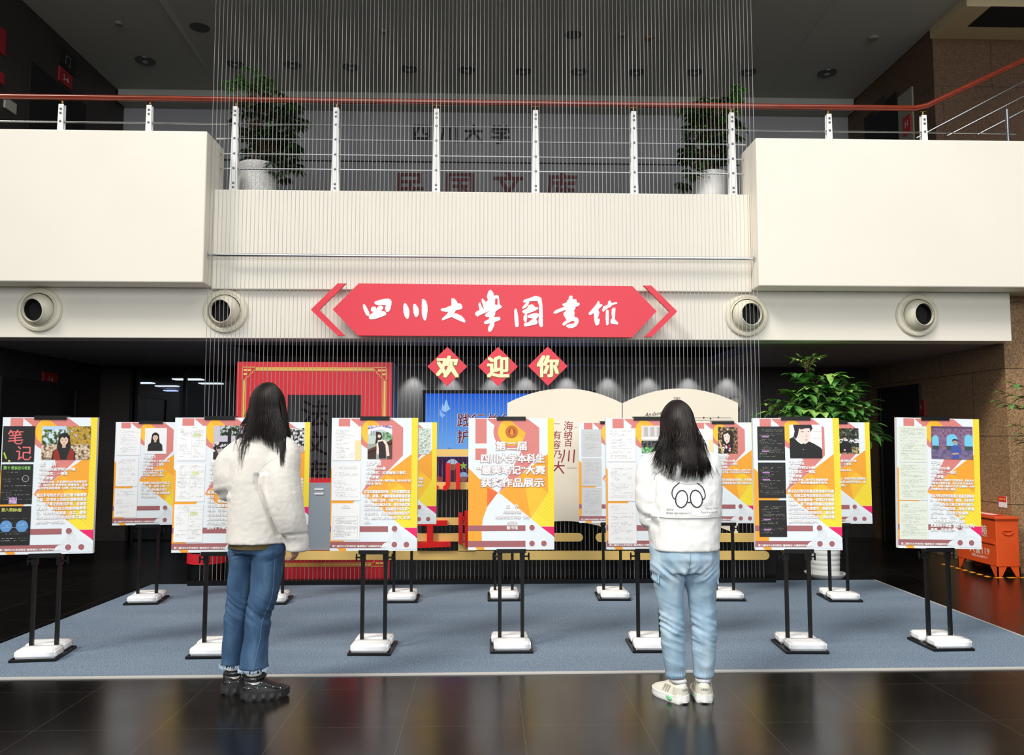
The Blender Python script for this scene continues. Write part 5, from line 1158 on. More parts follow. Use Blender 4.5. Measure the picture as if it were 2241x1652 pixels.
def head(mb, c, phi, tilt):
    """face looks along +Y turned by phi towards +X and bowed by tilt"""
    M = Matrix.Rotation(-phi, 3, 'Z') @ Matrix.Rotation(-tilt, 3, 'X'); c = Vector(c)
    rings = []; n, m = 28, 20
    for k in range(m + 1):
        a = -math.pi / 2 + math.pi * min(max(k, .02), m - .02) / m; z = math.sin(a)
        R = []
        for i in range(n):
            t = 2 * math.pi * i / n; x, y = .076 * math.cos(a) * math.cos(t), .094 * math.cos(a) * math.sin(t); zz = .114 * z
            if z < 0: x *= 1 - .28 * z * z; y = y * (1 - .12 * z * z) + .018 * z * z
            R.append(M @ Vector((x, y, zz)) + c)
        rings.append(R)
    mb.loft(rings)
    E = lambda p, r: mb.ell(M @ Vector(p) + c, r, 12, 8, M)
    E((0, .098, -.012), (.013, .016, .022)); E((0, .096, -.026), (.017, .012, .009)); E((0, .087, -.056), (.022, .011, .006)); E((0, .085, -.066), (.018, .011, .006)); E((0, .074, -.092), (.026, .022, .02))
    for s in (-1, 1): E((s * .076, -.004, -.012), (.009, .02, .031)); E((s * .03, .084, .03), (.024, .009, .007)); E((s * .04, .068, -.03), (.022, .02, .022))
    return M
def face_parts(par, c, M):
    c = Vector(c)
    for s in (-1, 1):
        b = MB().mat(mat('eye_white', (228, 224, 220), 0.3)).ell(M @ Vector((s * .031, .083, .010)) + c, (.0135, .009, .008), 14, 10, M)
        b.mat(mat('eye_dark', (26, 18, 16), 0.2)).ell(M @ Vector((s * .031, .0895, .010)) + c, (.0055, .004, .0058), 12, 8, M)
        b.build('eye', par, smooth=True)
    MB().mat(mat('lips', (170, 90, 88), 0.4)).ell(M @ Vector((0, .0925, -.058)) + c, (.021, .008, .0045), 14, 8, M).ell(M @ Vector((0, .0915, -.066)) + c, (.017, .008, .005), 14, 8, M).build('lips', par, smooth=True)
HAIRM = mat('black_hair', (25, 18, 16), 0.5, spec=0.35, var=(30, 0.5, (1, 1, 0.08)))
def strand_mb(mb, pts, r0, n=5):
    L_ = len(pts); mb.tube(pts, [r0 * (1 - .9 * (i / (L_ - 1)) ** 2) for i in range(L_)], n)
def smoothpath(pts, k=4):
    P = [pts[0]] + list(pts) + [pts[-1]]; out = []
    for i in range(1, len(P) - 2):
        a, b, c, d = P[i - 1], P[i], P[i + 1], P[i + 2]
        for j in range(k):
            t = j / k; out.append(0.5 * ((2 * b) + (c - a) * t + (2 * a - 5 * b + 4 * c - d) * t * t + (3 * b - a - 3 * c + d) * t ** 3))
    out.append(P[-2]); return out
def shoe(par, loc, yaw, st, side):
    """heel at loc, toe along +Y turned by yaw towards +X"""
    R3 = Matrix.Rotation(-yaw, 3, 'Z'); loc = Vector(loc)
    T_ = lambda p: R3 @ Vector(p) + loc
    blk = st == 'black'
    L_ = .252 if blk else .256
    def half(t):  # half width along the length
        return (.033 + .016 * math.sin(math.pi * min(1, t * .9 + .08)) + .008 * math.exp(-((t - .68) / .2) ** 2)) * (1 if t < .80 else math.sqrt(max(0.03, 1 - ((t - .80) / .203) ** 2))) * (1 if t > .09 else math.sqrt(max(.06, 1 - ((.09 - t) / .092) ** 2)))
    sh = .044 if blk else .036
    ts = [0, .01, .025, .05, .08, .12, .2, .3, .4, .5, .6, .7, .8, .86, .9, .94, .97, .99, 1.0]
    if blk: ts = sorted(set(ts + [.15 + .025 * k for k in range(26)]))
    sole = MB().mat(mat('shoe_sole_black', (46, 46, 47), 0.55) if blk else mat('shoe_sole_white', (240, 240, 238), 0.5))
    rings = []
    for t in ts:
        h = half(t) * (1.12 if blk else 1.1); y = t * L_ - (.008 if t == 0 else 0)
        zt = sh * (1 + .25 * math.exp(-((t) / .15) ** 2) + .12 * math.exp(-((t - 1) / .2) ** 2)); zb = .0 + .016 * max(0, (t - .8) / .2) ** 2 + (.008 if t < .03 else 0)
        wv = .0055 * math.sin(t * 34) if blk else 0
        rings.append([T_((x, y, z)) for x, z in ((-h * .94, zb), (h * .94, zb), (h * 1.02 + wv, zb + (zt - zb) * .35), (h * .97, zb + (zt - zb) * .62), (h, zt), (-h, zt), (-h * .97, zb + (zt - zb) * .62), (-h * 1.02 - wv, zb + (zt - zb) * .35))])
    sole.loft(rings)
    if not blk:
        sole.mat(mat('sole_green', (140, 214, 160), 0.5))
        for s in (-1, 1): sole.ell(T_((s * half(.3) * 1.06, .3 * L_, .02)), (.006, .026, .014), 12, 8, R3)
    sole.build('sole', par, smooth=True, angle=50)
    up = MB().mat(mat('shoe_upper_black', (20, 20, 22), 0.5, bump=(60, .3, .003)) if blk else mat('shoe_upper_cream', (228, 226, 212), 0.6, bump=(60, .2, .003)))
    rings = []
    prof = [(0.004, .07), (.015, .09), (.035, .106), (.08, .112), (.16, .106), (.24, .10), (.34, .104), (.44, .094), (.56, .078), (.68, .064), (.8, .054), (.9, .044), (.96, .034), (.99, .02)]
    for t, hgt in prof:
        h = half(t) * .98; y = t * L_ + .002; z0 = sh * .9; H = hgt - z0 + .012
        rings.append([T_((h * math.cos(a) * (1 - .2 * math.sin(a) ** 2 * (1 if t < .5 else .3)), y, z0 + H * math.sin(a))) for a in [math.pi * k / 14 for k in range(15)]])
    up.loft(rings); u_ = up.build('upper', par, smooth=True, angle=60)
    # lining collar round the ankle
    cl = MB().mat(mat('shoe_lining_black', (30, 32, 36), 0.7) if blk else mat('shoe_lining_grey', (206, 208, 212), 0.7))
    cp = [T_((.033 * math.cos(a), .066 + .05 * math.sin(a), .113 + .010 * math.sin(a) + .010 * max(0, -math.sin(a)) ** 2)) for a in [2 * math.pi * k / 22 for k in range(23)]]
    cl.tube(cp, .0115, 10); cl.build('ankle_collar', par, smooth=True)
    lc = MB().mat(mat('lace_black', (24, 24, 26), 0.7) if blk else mat('lace_white', (240, 240, 236), 0.7))
    for k in range(5):
        t = .36 + k * .07; zz = .102 - k * .0095
        lc.tube([T_((-.022, t * L_, zz)), T_((0, t * L_ + .004, zz + .012)), T_((.022, t * L_ + .008, zz))], .003, 6)
    lc.build('laces', par, smooth=True)
    tr = MB()
    if blk:
        tr.mat(mat('shoe_stud', (220, 220, 222), 0.3, metal=.6))
        for t, z in ((.12, .07), (.3, .068), (.47, .066), (.62, .068), (.78, .055), (.38, .092)):
            for s in (-1, 1): tr.ell(T_((s * half(t) * (1.0 if z < .08 else .78), t * L_, z)), (.0042, .0042, .0042), 8, 6)
        tr.mat(mat('shoe_panel', (44, 46, 52), 0.35))
        for s in (-1, 1):
            tr.tube([T_((s * half(t) * 1.0, t * L_, z)) for t, z in ((.02, .072), (.14, .066), (.28, .072), (.4, .088), (.5, .08), (.6, .07), (.75, .056))], .004, 6)
            tr.tube([T_((s * half(t) * .97, t * L_, z)) for t, z in ((.04, .095), (.15, .09), (.22, .075))], .005, 6)
        tr.build('trim', par, smooth=True)
    else:
        tr.mat(mat('shoe_heel_panel', (214, 212, 196), 0.45))
        hp = []
        for z in (.046, .066, .084): hp.append([T_((half(.2) * (1.03 - (z - .046) * 1.2) * math.sin(a), .052 - .0535 * math.cos(a), z)) for a in [math.pi * (-.5 + k / 12) for k in range(13)]])
        vs = [p for r in hp for p in r]; tr.add(vs, [(r * 13 + k, r * 13 + k + 1, (r + 1) * 13 + k + 1, (r + 1) * 13 + k) for r in range(2) for k in range(12)])
        tr.mat(mat('shoe_stripe', (196, 194, 180), 0.5))
        for s in (-1, 1):
            for k in range(3): tr.tube([T_((s * half(.4) * 1.0, (.36 + .07 * k) * L_, .05)), T_((s * half(.4) * .86, (.30 + .07 * k) * L_, .088))], .0035, 6)
        tr.mat(mat('shoe_text', (70, 72, 70), 0.5))
        vs, fs = text2d('adidas'); wd = max(v[0] for v in vs); k = .042 / wd
        tr.add([T_((half(.2) * 1.02 * math.sin((v[0] * k - .021) / .045), .052 - .0555 * math.cos((v[0] * k - .021) / .045), .070 + v[1] * k)) for v in vs], fs)
        tr.build('trim', par, smooth=False)

# ------------------------------------------------------------------ woman in the fleece jacket (back three-quarter, facing right and away)
O1 = PZ(556, 1526)
S1 = FOC / O1.y
def q1(px, py, dy=0.0):
    p = PY(px, py, O1.y + dy); return Vector((p.x - O1.x, dy, p.z))
PHI1 = math.radians(48)
b = MB()
hc1 = q1(584, 884); hc1 = Vector((hc1.x + .004, .0, 1.612))
lofth(b, [(.0, 0, .82, .13, .11), (.01, 0, .95, .12, .10), (.012, 0, 1.1, .115, .095), (.02, 0, 1.25, .13, .1), (.03, 0, 1.36, .125, .085), (.036, .0, 1.42, .075, .065), (.04, .0, 1.46, .05, .05), (.045, .0, 1.56, .046, .048)])
M1 = head(b, hc1, math.radians(26), math.radians(10))
lk, rk = q1(515, 1345, .04), q1(562, 1345, -.03); la, ra = q1(511, 1480, .09), q1(556, 1482, -.02)
b.tube([(-.06, .02, .86), q1(524, 1246, .03), lk, (la.x, la.y, .12)], [.07, .05, .046, .035], 16); b.tube([(.075, -.02, .86), q1(585, 1246, -.02), rk, (ra.x, ra.y, .12)], [.07, .06, .048, .036], 16)
for a_, y_ in ((la, 1.05), (ra, 1.22)):
    d = Vector((math.sin(y_), math.cos(y_), 0)); b.tube([(a_.x, a_.y, .14), (a_.x, a_.y, .07), Vector((a_.x, a_.y, .05)) + d * .06, Vector((a_.x, a_.y, .045)) + d * .1], [.031, .027, .024, .018], 12)
rs, re, rw = Vector((.165, -.06, 1.37)), q1(625, 1092, -.08), q1(650, 1188, -.05)
ls, le, lw = Vector((-.115, .02, 1.35)), q1(508, 1054, .05), Vector((-.04, .235, 1.155))
b.tube([(.05, -.02, 1.38), rs, re, rw], [.05, .048, .036, .024], 14); b.tube([(-.03, .01, 1.37), ls, le, lw], [.05, .048, .036, .024], 14)
hand(b, rw + Vector((0, 0, -.004)), (-.22, .12, -1), (-1, .25, -.3), (.35, 1, 0), 1.35, .86)
hand(b, lw, (.75, .6, .2), (.4, -.4, .8), (-.3, .2, 1), 1.1, .9)
p1 = mobj('person', union(b, .0048, 3), SKINM)
p1.location = O1
tag(p1, 'person from behind in cream fleece jacket, blue jeans and black sneakers, hand at side', 'person')
face_parts(p1, hc1, M1)
# jacket
FLE = mat('cream_fleece', (222, 217, 210), 0.95, bump=(330, 0.5, .0025), var=(26, 0.035), sheen=0.4)
j = MB()
X = lambda px, py: q1(px, py).x
lofth(j, [(.003, 0, q1(560, 1186).z, .172, .155), (.0, 0, .92, .168, .152), (-.002, 0, 1.05, .163, .15), (.002, 0, 1.2, .168, .145), (.012, 0, 1.31, .17, .13), (.022, 0, 1.38, .15, .115), (.03, .0, 1.43, .115, .095), (.036, .0, 1.475, .078, .078), (.038, 0, 1.49, .07, .07)], 2.2)
def arm(pts, rad): j.tube(smoothpath([Vector(p) for p in pts], 5), smooth_r(rad, 5), 18)
def smooth_r(rad, k):
    out = []
    for i in range(len(rad) - 1):
        for q in range(k): t = q / k; out.append(rad[i] + (rad[i + 1] - rad[i]) * t)
    return out + [rad[-1]]
wr = q1(649, 1176, -.05)
arm([(.09, -.01, 1.39), (.15, -.04, 1.335), q1(618, 1040, -.06), q1(624, 1090, -.08), q1(636, 1135, -.08), wr, q1(650, 1206, -.05)], [.07, .092, .102, .1, .083, .064, .060])
arm([(-.05, .0, 1.38), (-.115, .02, 1.33), q1(506, 1015, .03), q1(504, 1045, .03), q1(507, 1064, .08), (-.09, .19, 1.15), (-.04, .25, 1.16)], [.07, .088, .092, .093, .088, .07, .058])
me = union(j, .0085, 6)
CRE1 = [q1(578, 1036), q1(577, 1055), q1(581, 1070), q1(593, 1094), q1(606, 1128), q1(618, 1160), q1(626, 1192)]
def f1(co, n):
    d = noise.noise(co * 5.0) * .006 + noise.noise(Vector((co.x * 15, co.y * 15, co.z * 3))) * .0045 + noise.noise(co * 60) * .0016
    # crease across the sleeve's cuff, folds at the bent elbow
    if co.x > .15 and .86 < co.z < .94: d -= .008 * math.exp(-((co.z - .902) / .008) ** 2)
    if co.x < -.12: d += .006 * math.sin((co.z - .25 * co.x) * 90) * math.exp(-((co.z - 1.12) / .05) ** 2)
    if n.y < .3:
        for A, B in zip(CRE1[:-1], CRE1[1:]):
            if min(A.z, B.z) - .004 <= co.z <= max(A.z, B.z) + .004 and co.z > .895:
                t = (co.z - A.z) / (B.z - A.z); xx = A.x + (B.x - A.x) * t; u = co.x - xx
                d -= .024 * math.exp(-(u / .011) ** 2); d += .012 * math.exp(-((u - .03) / .02) ** 2); break
        d -= .008 * math.exp(-((co.x - (.055 + (1.33 - co.z) * .06)) / .03) ** 2) * max(0, 1 - abs(co.z - 1.24) / .12)
    return d
displace(me, f1)
jk1 = mobj('fleece_jacket', me, FLE, p1)
jb1 = bvh_of(jk1)
# collar of dark cloth turned down round the neck
c = MB().mat(mat('navy_collar', (26, 28, 38), 0.8))
rg = []
for z, a_, b_, dz in ((1.462, .112, .098, .0), (1.478, .108, .094, .012), (1.505, .088, .082, .014), (1.53, .074, .072, .012), (1.532, .066, .066, .01), (1.49, .068, .068, 0)):
    rg.append([Vector((.036 + a_ * math.cos(t), b_ * math.sin(t), z + dz * -math.sin(t) * .6)) for t in [2 * math.pi * k / 32 for k in range(32)]])
c.loft(rg, cap=False); c.build('collar', p1, smooth=True)
# sleeve seam at the shoulder
def surf(bv, x, z, off=.003, y0=-1.0):
    h = bv.ray_cast(Vector((x, y0, z)), Vector((0, 1, 0)), 3)
    return None if h[0] is None else Vector((x, h[0].y - off, z))
def seam(bv, pts, par, m, name='seam', r=.0022, off=.0):
    P = [surf(bv, p.x, p.z, off) for p in smoothpath(pts, 6)]
    P = [p for p in P if p is not None]
    if len(P) > 2: MB().mat(m).tube(P, r, 6).build(name, par, smooth=True)
seam(jb1, [q1(635, 995), q1(612, 1003), q1(590, 1018), q1(578, 1036), q1(577, 1060)], p1, mat('fleece_seam', (206, 200, 194), 0.9), r=.0016, off=-.0004)
hs = MB().mat(mat('olive_shirt', (88, 76, 40), 0.85))
zh = q1(560, 1190).z
lofth(hs, [(.003, 0, zh - .016, .158, .142), (.003, 0, zh + .05, .162, .146)]); hs.build('shirt_hem', p1, smooth=True, label='olive shirt hem')
b = MB().mat(mat('cuff_thread', (236, 232, 226), 0.9))
for k in range(5): b.tube([q1(668, 1196, -.05), q1(671 + k * 1.2, 1200 + (k % 3) * 1.5, -.05), q1(673 + k, 1196 + k * 2, -.05)], .0014, 4)
b.build('loose_threads', p1)
# jeans
def denim(name, dark, mid, light, sc=1.0):
    m = noise_mat(name, [(.3, dark), (.5, mid), (.72, light)], 7 * sc, .85, (1.6, 1.6, .5))
    return m
DEN = denim('blue_denim', (40, 68, 98), (56, 88, 122), (88, 120, 152))
j = MB()
def leg(rows, dys):
    R = []
    for (xa_, xb_, py), dy in zip(rows, dys):
        a, c_ = q1(xa_, py, dy), q1(xb_, py, dy); r = (c_.x - a.x) / 2; R.append(((a.x + c_.x) / 2, dy, a.z, r, r * 1.08))
    lofth(j, R[::-1])
leg([(502, 566, 1172), (501, 563, 1205), (501, 551, 1246), (498, 546, 1290), (495, 541, 1335), (492, 540, 1352), (490, 536, 1380), (487, 534, 1410), (484, 536, 1452)], [.02, .02, .03, .04, .045, .05, .06, .07, .085])
leg([(545, 624, 1172), (549, 624, 1205), (551, 619, 1246), (548, 611, 1290), (542, 598, 1330), (539, 591, 1348), (537, 593, 1362), (533, 586, 1400), (525, 586, 1460)], [-.02, -.02, -.02, -.02, -.02, -.02, -.02, -.02, -.02])
lofth(j, [(.006, 0, q1(560, 1206).z, .145, .12), (.006, 0, .83, .152, .13), (.006, 0, .9, .148, .128)])
me = union(j, .0075, 3)
def f2(co, n):
    d = noise.noise(Vector((co.x * 6, co.y * 6, co.z * 9))) * .005
    k = math.exp(-((co.z - .47) / .085) ** 2)
    w_ = noise.noise(Vector((co.x * 5, co.y * 5, co.z * 30 + co.x * 22)))
    d += k * .007 * (1 - 2.2 * abs(w_))
    k2 = math.exp(-((co.z - .80) / .04) ** 2); d += k2 * .008 * (1 - 2 * abs(noise.noise(Vector((co.x * 9, co.y * 9, co.z * 34 - co.x * 12)))))
    return d
displace(me, f2)
jn1 = mobj('jeans', me, DEN, p1)
nb = bvh_of(jn1)
seam(nb, [q1(612, 1215), q1(603, 1300), q1(585, 1345), q1(578, 1390), q1(566, 1455)], p1, mat('denim_seam', (86, 116, 148), 0.85), r=.002)
# frayed hems
for (xa_, xb_, py, dy) in ((483, 536, 1453, .085), (524, 588, 1461, -.02)):
    a, c_ = q1(xa_, py, dy), q1(xb_, py, dy); r = (c_.x - a.x) / 2; b = MB().mat(mat('frayed_threads', (176, 200, 224), 0.9)); rr = random.Random(xa_)
    for k in range(150):
        t = rr.uniform(0, 2 * math.pi); pz = a.z + rr.uniform(-.002, .006)
        p0 = Vector(((a.x + c_.x) / 2 + r * 1.0 * math.cos(t), dy + r * 1.08 * math.sin(t), pz)); o_ = Vector((math.cos(t), math.sin(t), 0))
        b.tube([p0, p0 + o_ * rr.uniform(.001, .007) + Vector((rr.uniform(-.005, .005), 0, -rr.uniform(.006, .018)))], [.0022, .0008], 4)
    b.build('frayed_hem', p1, label='pale frayed hem')
# striped socks
for a_ in (la, ra):
    b = MB(); wm_, km = mat('sock_white', (232, 230, 222), 0.85), mat('sock_black', (26, 26, 28), 0.85)
    zs = [.085 + .0115 * k for k in range(10)]
    for k in range(9):
        b.mat(km if k in (1, 3, 5) else wm_); lofth(b, [(a_.x, a_.y, zs[k], .041, .043), (a_.x, a_.y, zs[k + 1] + .0002, .041, .043)], n=24)
    b.build('striped_sock', p1, smooth=True, label='black and white striped sock')
def heel_of(a_, y_): return (a_.x - .06 * math.sin(y_), a_.y - .06 * math.cos(y_), 0.0)
shoe(p1, heel_of(la, 1.05), 1.05, 'black', -1)
shoe(p1, heel_of(ra, 1.22), 1.22, 'black', 1)
# hair
def scalp(c, M, th, ph, r=(.086, .104, .124)):
    """point on the hair cap: ph = angle down from the crown, th = azimuth, 0 at the back of the head, + to the right"""
    x = r[0] * math.sin(ph) * math.sin(th); y = -r[1] * math.sin(ph) * math.cos(th); z = r[2] * math.cos(ph)
    return M @ Vector((x, y, z)) + Vector(c)
def cap(mb, c, M, r, front=0.35):
    rings = []
    for k in range(13):
        ph = 0.02 + 1.95 * k / 12
        rings.append([scalp(c, M, th, min(ph, 1.95 if math.cos(th) > -front else .95), r) for th in [2 * math.pi * i / 36 for i in range(36)]])
    mb.loft(rings, cap=True)
h = MB().mat(HAIRM)
cap(h, hc1, M1, (.084, .101, .121))
rr = random.Random(7)
# back drape over the collar as one soft shell
for i in range(1100):
    th = rr.uniform(-2.35, 2.35) if i < 560 else (rr.uniform(.9, 2.35) if i < 820 else rr.uniform(-1.2, 1.0)); ph0 = rr.uniform(.03, .35); rad = rr.uniform(.98, 1.06)
    R_ = (.086 * rad, .104 * rad, .123 * rad); end = 1.75 if abs(th) < 1.6 else 1.5
    pts = [scalp(hc1, M1, th * (.5 + .5 * k / 5), ph0 + (end - ph0) * k / 5, R_) for k in range(6)]
    last = pts[-1]; out = (last - Vector(hc1)); out.z = 0; out.normalize()
    zend = rr.uniform(1.405, 1.475)
    if .5 < th: zend = rr.uniform(1.40 - .07 * min(1, (th - .5) / .6), 1.47)
    if 1.5 < th: zend = rr.uniform(1.27, 1.38)
    if th < -1.4: zend = rr.uniform(1.38, 1.47)
    wx = .0
    n = 5
    for k in range(1, n + 1):
        t = k / n; p = last + Vector((0, 0, (zend - last.z) * t)) + out * (.016 * t) + Vector((rr.uniform(-.003, .003), rr.uniform(-.003, .003), 0))
        if th > .2: p += Vector((.035 * t, -.02 * t, 0)) * min(1, (th - .2) / 1.0)
        s_ = surf(jb1, p.x, p.z, .006)
        if s_ is not None and p.y < .05 and p.z < 1.5 and math.cos(th) > -.2: p.y = min(p.y, s_.y)
        pts.append(p)
    strand_mb(h, smoothpath(pts, 2), rr.uniform(.0028, .005))
# long locks hanging down the middle of the back
for i in range(70):
    th = rr.uniform(-1.3, -.3); pts = [scalp(hc1, M1, th * (.5 + .5 * k / 5), .3 + 1.45 * k / 5, (.09, .107, .125)) for k in range(6)]
    last = pts[-1]; ez = rr.choice([rr.uniform(1.34, 1.42), rr.uniform(1.22, 1.38), rr.uniform(1.30, 1.42)]); tgt = q1(rr.uniform(520, 556) if ez > 1.33 else rr.uniform(534, 550), 1000).x
    for k in range(1, 9):
        t = k / 8; z = last.z + (ez - last.z) * t; x = last.x + (tgt - last.x) * min(1, t * 1.5) + .008 * math.sin(t * 7 + i)
        s_ = surf(jb1, x, z, .005); y = last.y if s_ is None else min(last.y, s_.y) if z < 1.48 else last.y
        pts.append(Vector((x, y, z)))
    strand_mb(h, smoothpath(pts, 2), rr.uniform(.0014, .003))
h.build('hair', p1, smooth=True, label='long straight black hair')

# ------------------------------------------------------------------ woman in the white hooded jacket (straight from behind)
O2 = PZ(1504, 1536)
def q2(px, py, dy=0.0):
    p = PY(px, py, O2.y + dy); return Vector((p.x - O2.x, dy, p.z))
b = MB()
cx2 = q2(1493, 1100).x
hc2 = Vector((q2(1485, 930).x, .03, 1.512))
lofth(b, [(cx2, 0, .76, .14, .115), (cx2, 0, .9, .13, .105), (cx2, 0, 1.05, .12, .1), (cx2, .0, 1.2, .135, .1), (cx2 - .005, .01, 1.29, .12, .085), (cx2 - .01, .012, 1.34, .07, .06), (cx2 - .012, .015, 1.37, .048, .048), (hc2.x, .02, 1.46, .045, .047)])
M2 = head(b, hc2, math.radians(-3), math.radians(17))
la2, ra2 = q2(1483, 1492, .02), q2(1539, 1495, .03)
b.tube([(cx2 - .08, 0, .8), q2(1470, 1380, .01), (la2.x, la2.y, .12)], [.085, .05, .034], 16); b.tube([(cx2 + .08, 0, .8), q2(1541, 1380, .01), (ra2.x, ra2.y, .12)], [.085, .05, .034], 16)
for a_, y_ in ((la2, -.5), (ra2, .12)):
    d = Vector((math.sin(y_), math.cos(y_), 0)); b.tube([(a_.x, a_.y, .15), (a_.x, a_.y, .08), Vector((a_.x, a_.y, .05)) + d * .05, Vector((a_.x, a_.y, .045)) + d * .09], [.031, .027, .024, .018], 12)
lw2, rw2 = Vector((cx2 - .06, .27, 1.06)), Vector((cx2 + .06, .27, 1.07))
b.tube([(cx2 - .06, 0, 1.3), (cx2 - .155, 0, 1.27), (cx2 - .2, .02, 1.03), lw2], [.05, .046, .038, .024], 14)
b.tube([(cx2 + .06, 0, 1.3), (cx2 + .15, 0, 1.27), (cx2 + .175, .02, 1.03), rw2], [.05, .046, .038, .024], 14)
hand(b, lw2, (.45, .8, .25), (.5, -.5, .7), (-.2, .1, 1), 1.2, .9); hand(b, rw2, (-.45, .8, .25), (-.5, -.5, .7), (.2, .1, 1), 1.2, .9)
p2 = mobj('person', union(b, .0048, 3), SKINM)
p2.location = O2
tag(p2, 'person from behind in white hooded jacket with glasses print, pale jeans and white sneakers', 'person')
face_parts(p2, hc2, M2)
JKT = mat('white_jacket_cloth', (246, 246, 244), 0.75, bump=(9, .25, .02))
j = MB()
def row2(xa_, xb_, py, bdepth, dy=0):
    a, c_ = q2(xa_, py), q2(xb_, py); return ((a.x + c_.x) / 2, dy, a.z, (c_.x - a.x) / 2, bdepth)
zf = q2(1493, 1125).z
lofth(j, [row2(1424, 1571, 1201, .155), row2(1424, 1572, 1196, .158), row2(1423, 1572, 1180, .158), row2(1420, 1574, 1150, .157), row2(1418, 1575, 1129, .158), row2(1417, 1576, 1126, .164), row2(1417, 1576, 1090, .162), row2(1417, 1575, 1050, .15), row2(1422, 1566, 1020, .132), row2(1432, 1552, 1000, .115, .005), row2(1450, 1530, 985, .095, .01), row2(1460, 1515, 975, .07, .012)], 2.4)
def arm2(pts, rad): j.tube(smoothpath([Vector(p) for p in pts], 5), smooth_r(rad, 5), 18)
arm2([(cx2 - .07, .0, 1.3), q2(1428, 1022, .0), q2(1418, 1065), q2(1420, 1100, .01), q2(1428, 1132, .03), (cx2 - .11, .17, 1.03), (cx2 - .07, .25, 1.05)], [.06, .078, .07, .074, .07, .06, .052])
arm2([(cx2 + .07, .0, 1.3), q2(1548, 1015, .0), q2(1554, 1060), q2(1555, 1095, .02), q2(1550, 1125, .04), (cx2 + .11, .18, 1.04), (cx2 + .07, .25, 1.06)], [.06, .07, .066, .062, .06, .056, .05])
Z2b = lambda x, y: q2(1370 + x / 4.588, 860 + y / 4.588)
# hood lying on the back
hz = q2(1493, 1020)
j.ell((cx2 - .012, -.118, hz.z + .012), (.135, .062, .102), 24, 14); j.ell((cx2 - .012, -.06, 1.345), (.118, .085, .055), 24, 12)
me = union(j, .0065, 3)
CRE2 = [Z2b(262, 800), Z2b(248, 900), Z2b(244, 1000), Z2b(240, 1080), Z2b(222, 1160), Z2b(206, 1260)]
def f3(co, n):
    d = .0026 * (1 - 2.4 * abs(noise.noise(Vector((co.x * 6 + co.z * 5, co.y * 5, co.z * 7 - co.x * 4))))) * (.5 + .7 * noise.noise(co * 2.2 + Vector((3, 1, 2)))) + noise.noise(co * 24) * .0012
    if co.x < cx2 - .15: d += .008 * math.sin((co.z + co.x * .8) * 60) * math.exp(-((co.z - 1.0) / .06) ** 2)
    if n.y < .3:
        for A, B in zip(CRE2[:-1], CRE2[1:]):
            if B.z - .003 <= co.z <= A.z + .003:
                t = (co.z - A.z) / (B.z - A.z); u = co.x - (A.x + (B.x - A.x) * t)
                d -= .014 * math.exp(-(u / .009) ** 2); break
    d += .0022 * (1 - 2.4 * abs(noise.noise(Vector((co.x * 16 + co.z * 8, co.y * 10, co.z * 13 - co.x * 8)))))
    return d
displace(me, f3)
jk2 = mobj('hooded_jacket', me, JKT, p2)
jb2 = bvh_of(jk2)
WS = mat('white_seam_line', (206, 206, 206), 0.8); DS = mat('dark_piping', (96, 96, 98), 0.7)
Z2 = lambda x, y: q2(1370 + x / 4.588, 860 + y / 4.588)
seam(jb2, [Z2(225, 1222), Z2(400, 1226), Z2(600, 1224), Z2(800, 1222), Z2(945, 1215)], p2, WS, r=.003)
seam(jb2, [Z2(335, 742), Z2(300, 780), Z2(270, 820), Z2(255, 870)], p2, DS, r=.0014)
seam(jb2, [Z2(862, 760), Z2(885, 790), Z2(905, 820)], p2, DS, r=.0014)
seam(jb2, [Z2(350, 760), Z2(380, 810), Z2(430, 860), Z2(490, 890), Z2(560, 897), Z2(640, 893), Z2(690, 885)], p2, WS, r=.002)
def project(vs, fs, m, par, name, off=.0025, label=None):
    P = []; ok = []
    for v in vs:
        s_ = surf(jb2, v.x, v.z, off); ok.append(s_ is not None); P.append(s_ if s_ is not None else v)
    b = MB().mat(m); b.add(P, [f for f in fs if all(ok[i] for i in f)]); return b.build(name, par, label=label)
def strip(pts, wd, closed=False):
    vs, fs = [], []; n = len(pts)
    for i, p in enumerate(pts):
        a = pts[(i - 1) % n if closed else max(0, i - 1)]; c_ = pts[(i + 1) % n if closed else min(n - 1, i + 1)]
        d = (c_ - a); nn = Vector((-d.z, 0, d.x)).normalized() * wd / 2; vs += [p + nn, p - nn]
    for i in range(n if closed else n - 1): k = (i + 1) % n; fs.append((2 * i, 2 * i + 1, 2 * k + 1, 2 * k))
    return vs, fs
INKJ = mat('print_charcoal', (34, 34, 40), 0.6)
allv, allf = [], []
def addp(vf):
    k = len(allv); allv.extend(vf[0]); allf.extend([[i + k for i in f] for f in vf[1]])
for cx_, cy_, rx_, ry_, tl in ((487, 1040, 56, 82, .16), (628, 1038, 58, 83, -.16)):
    addp(strip([Z2(cx_ + rx_ * math.cos(t) * math.cos(tl) - ry_ * math.sin(t) * math.sin(tl), cy_ + rx_ * math.cos(t) * math.sin(tl) + ry_ * math.sin(t) * math.cos(tl)) for t in [2 * math.pi * k / 48 for k in range(48)]], .0062, True))
addp(strip([Z2(543, 1073), Z2(558, 1072), Z2(573, 1072)], .0055))
addp(strip(smoothpath([Z2(428, 1042), Z2(410, 1030), Z2(400, 1000), Z2(402, 965), Z2(422, 925), Z2(472, 884)], 5), .0055)); addp(strip(smoothpath([Z2(690, 1046), Z2(712, 1030), Z2(716, 995), Z2(706, 955), Z2(684, 918), Z2(640, 888)], 5), .0055))
project(allv, allf, INKJ, p2, 'glasses_print', label='black outline drawing of round glasses')
allv, allf = [], []
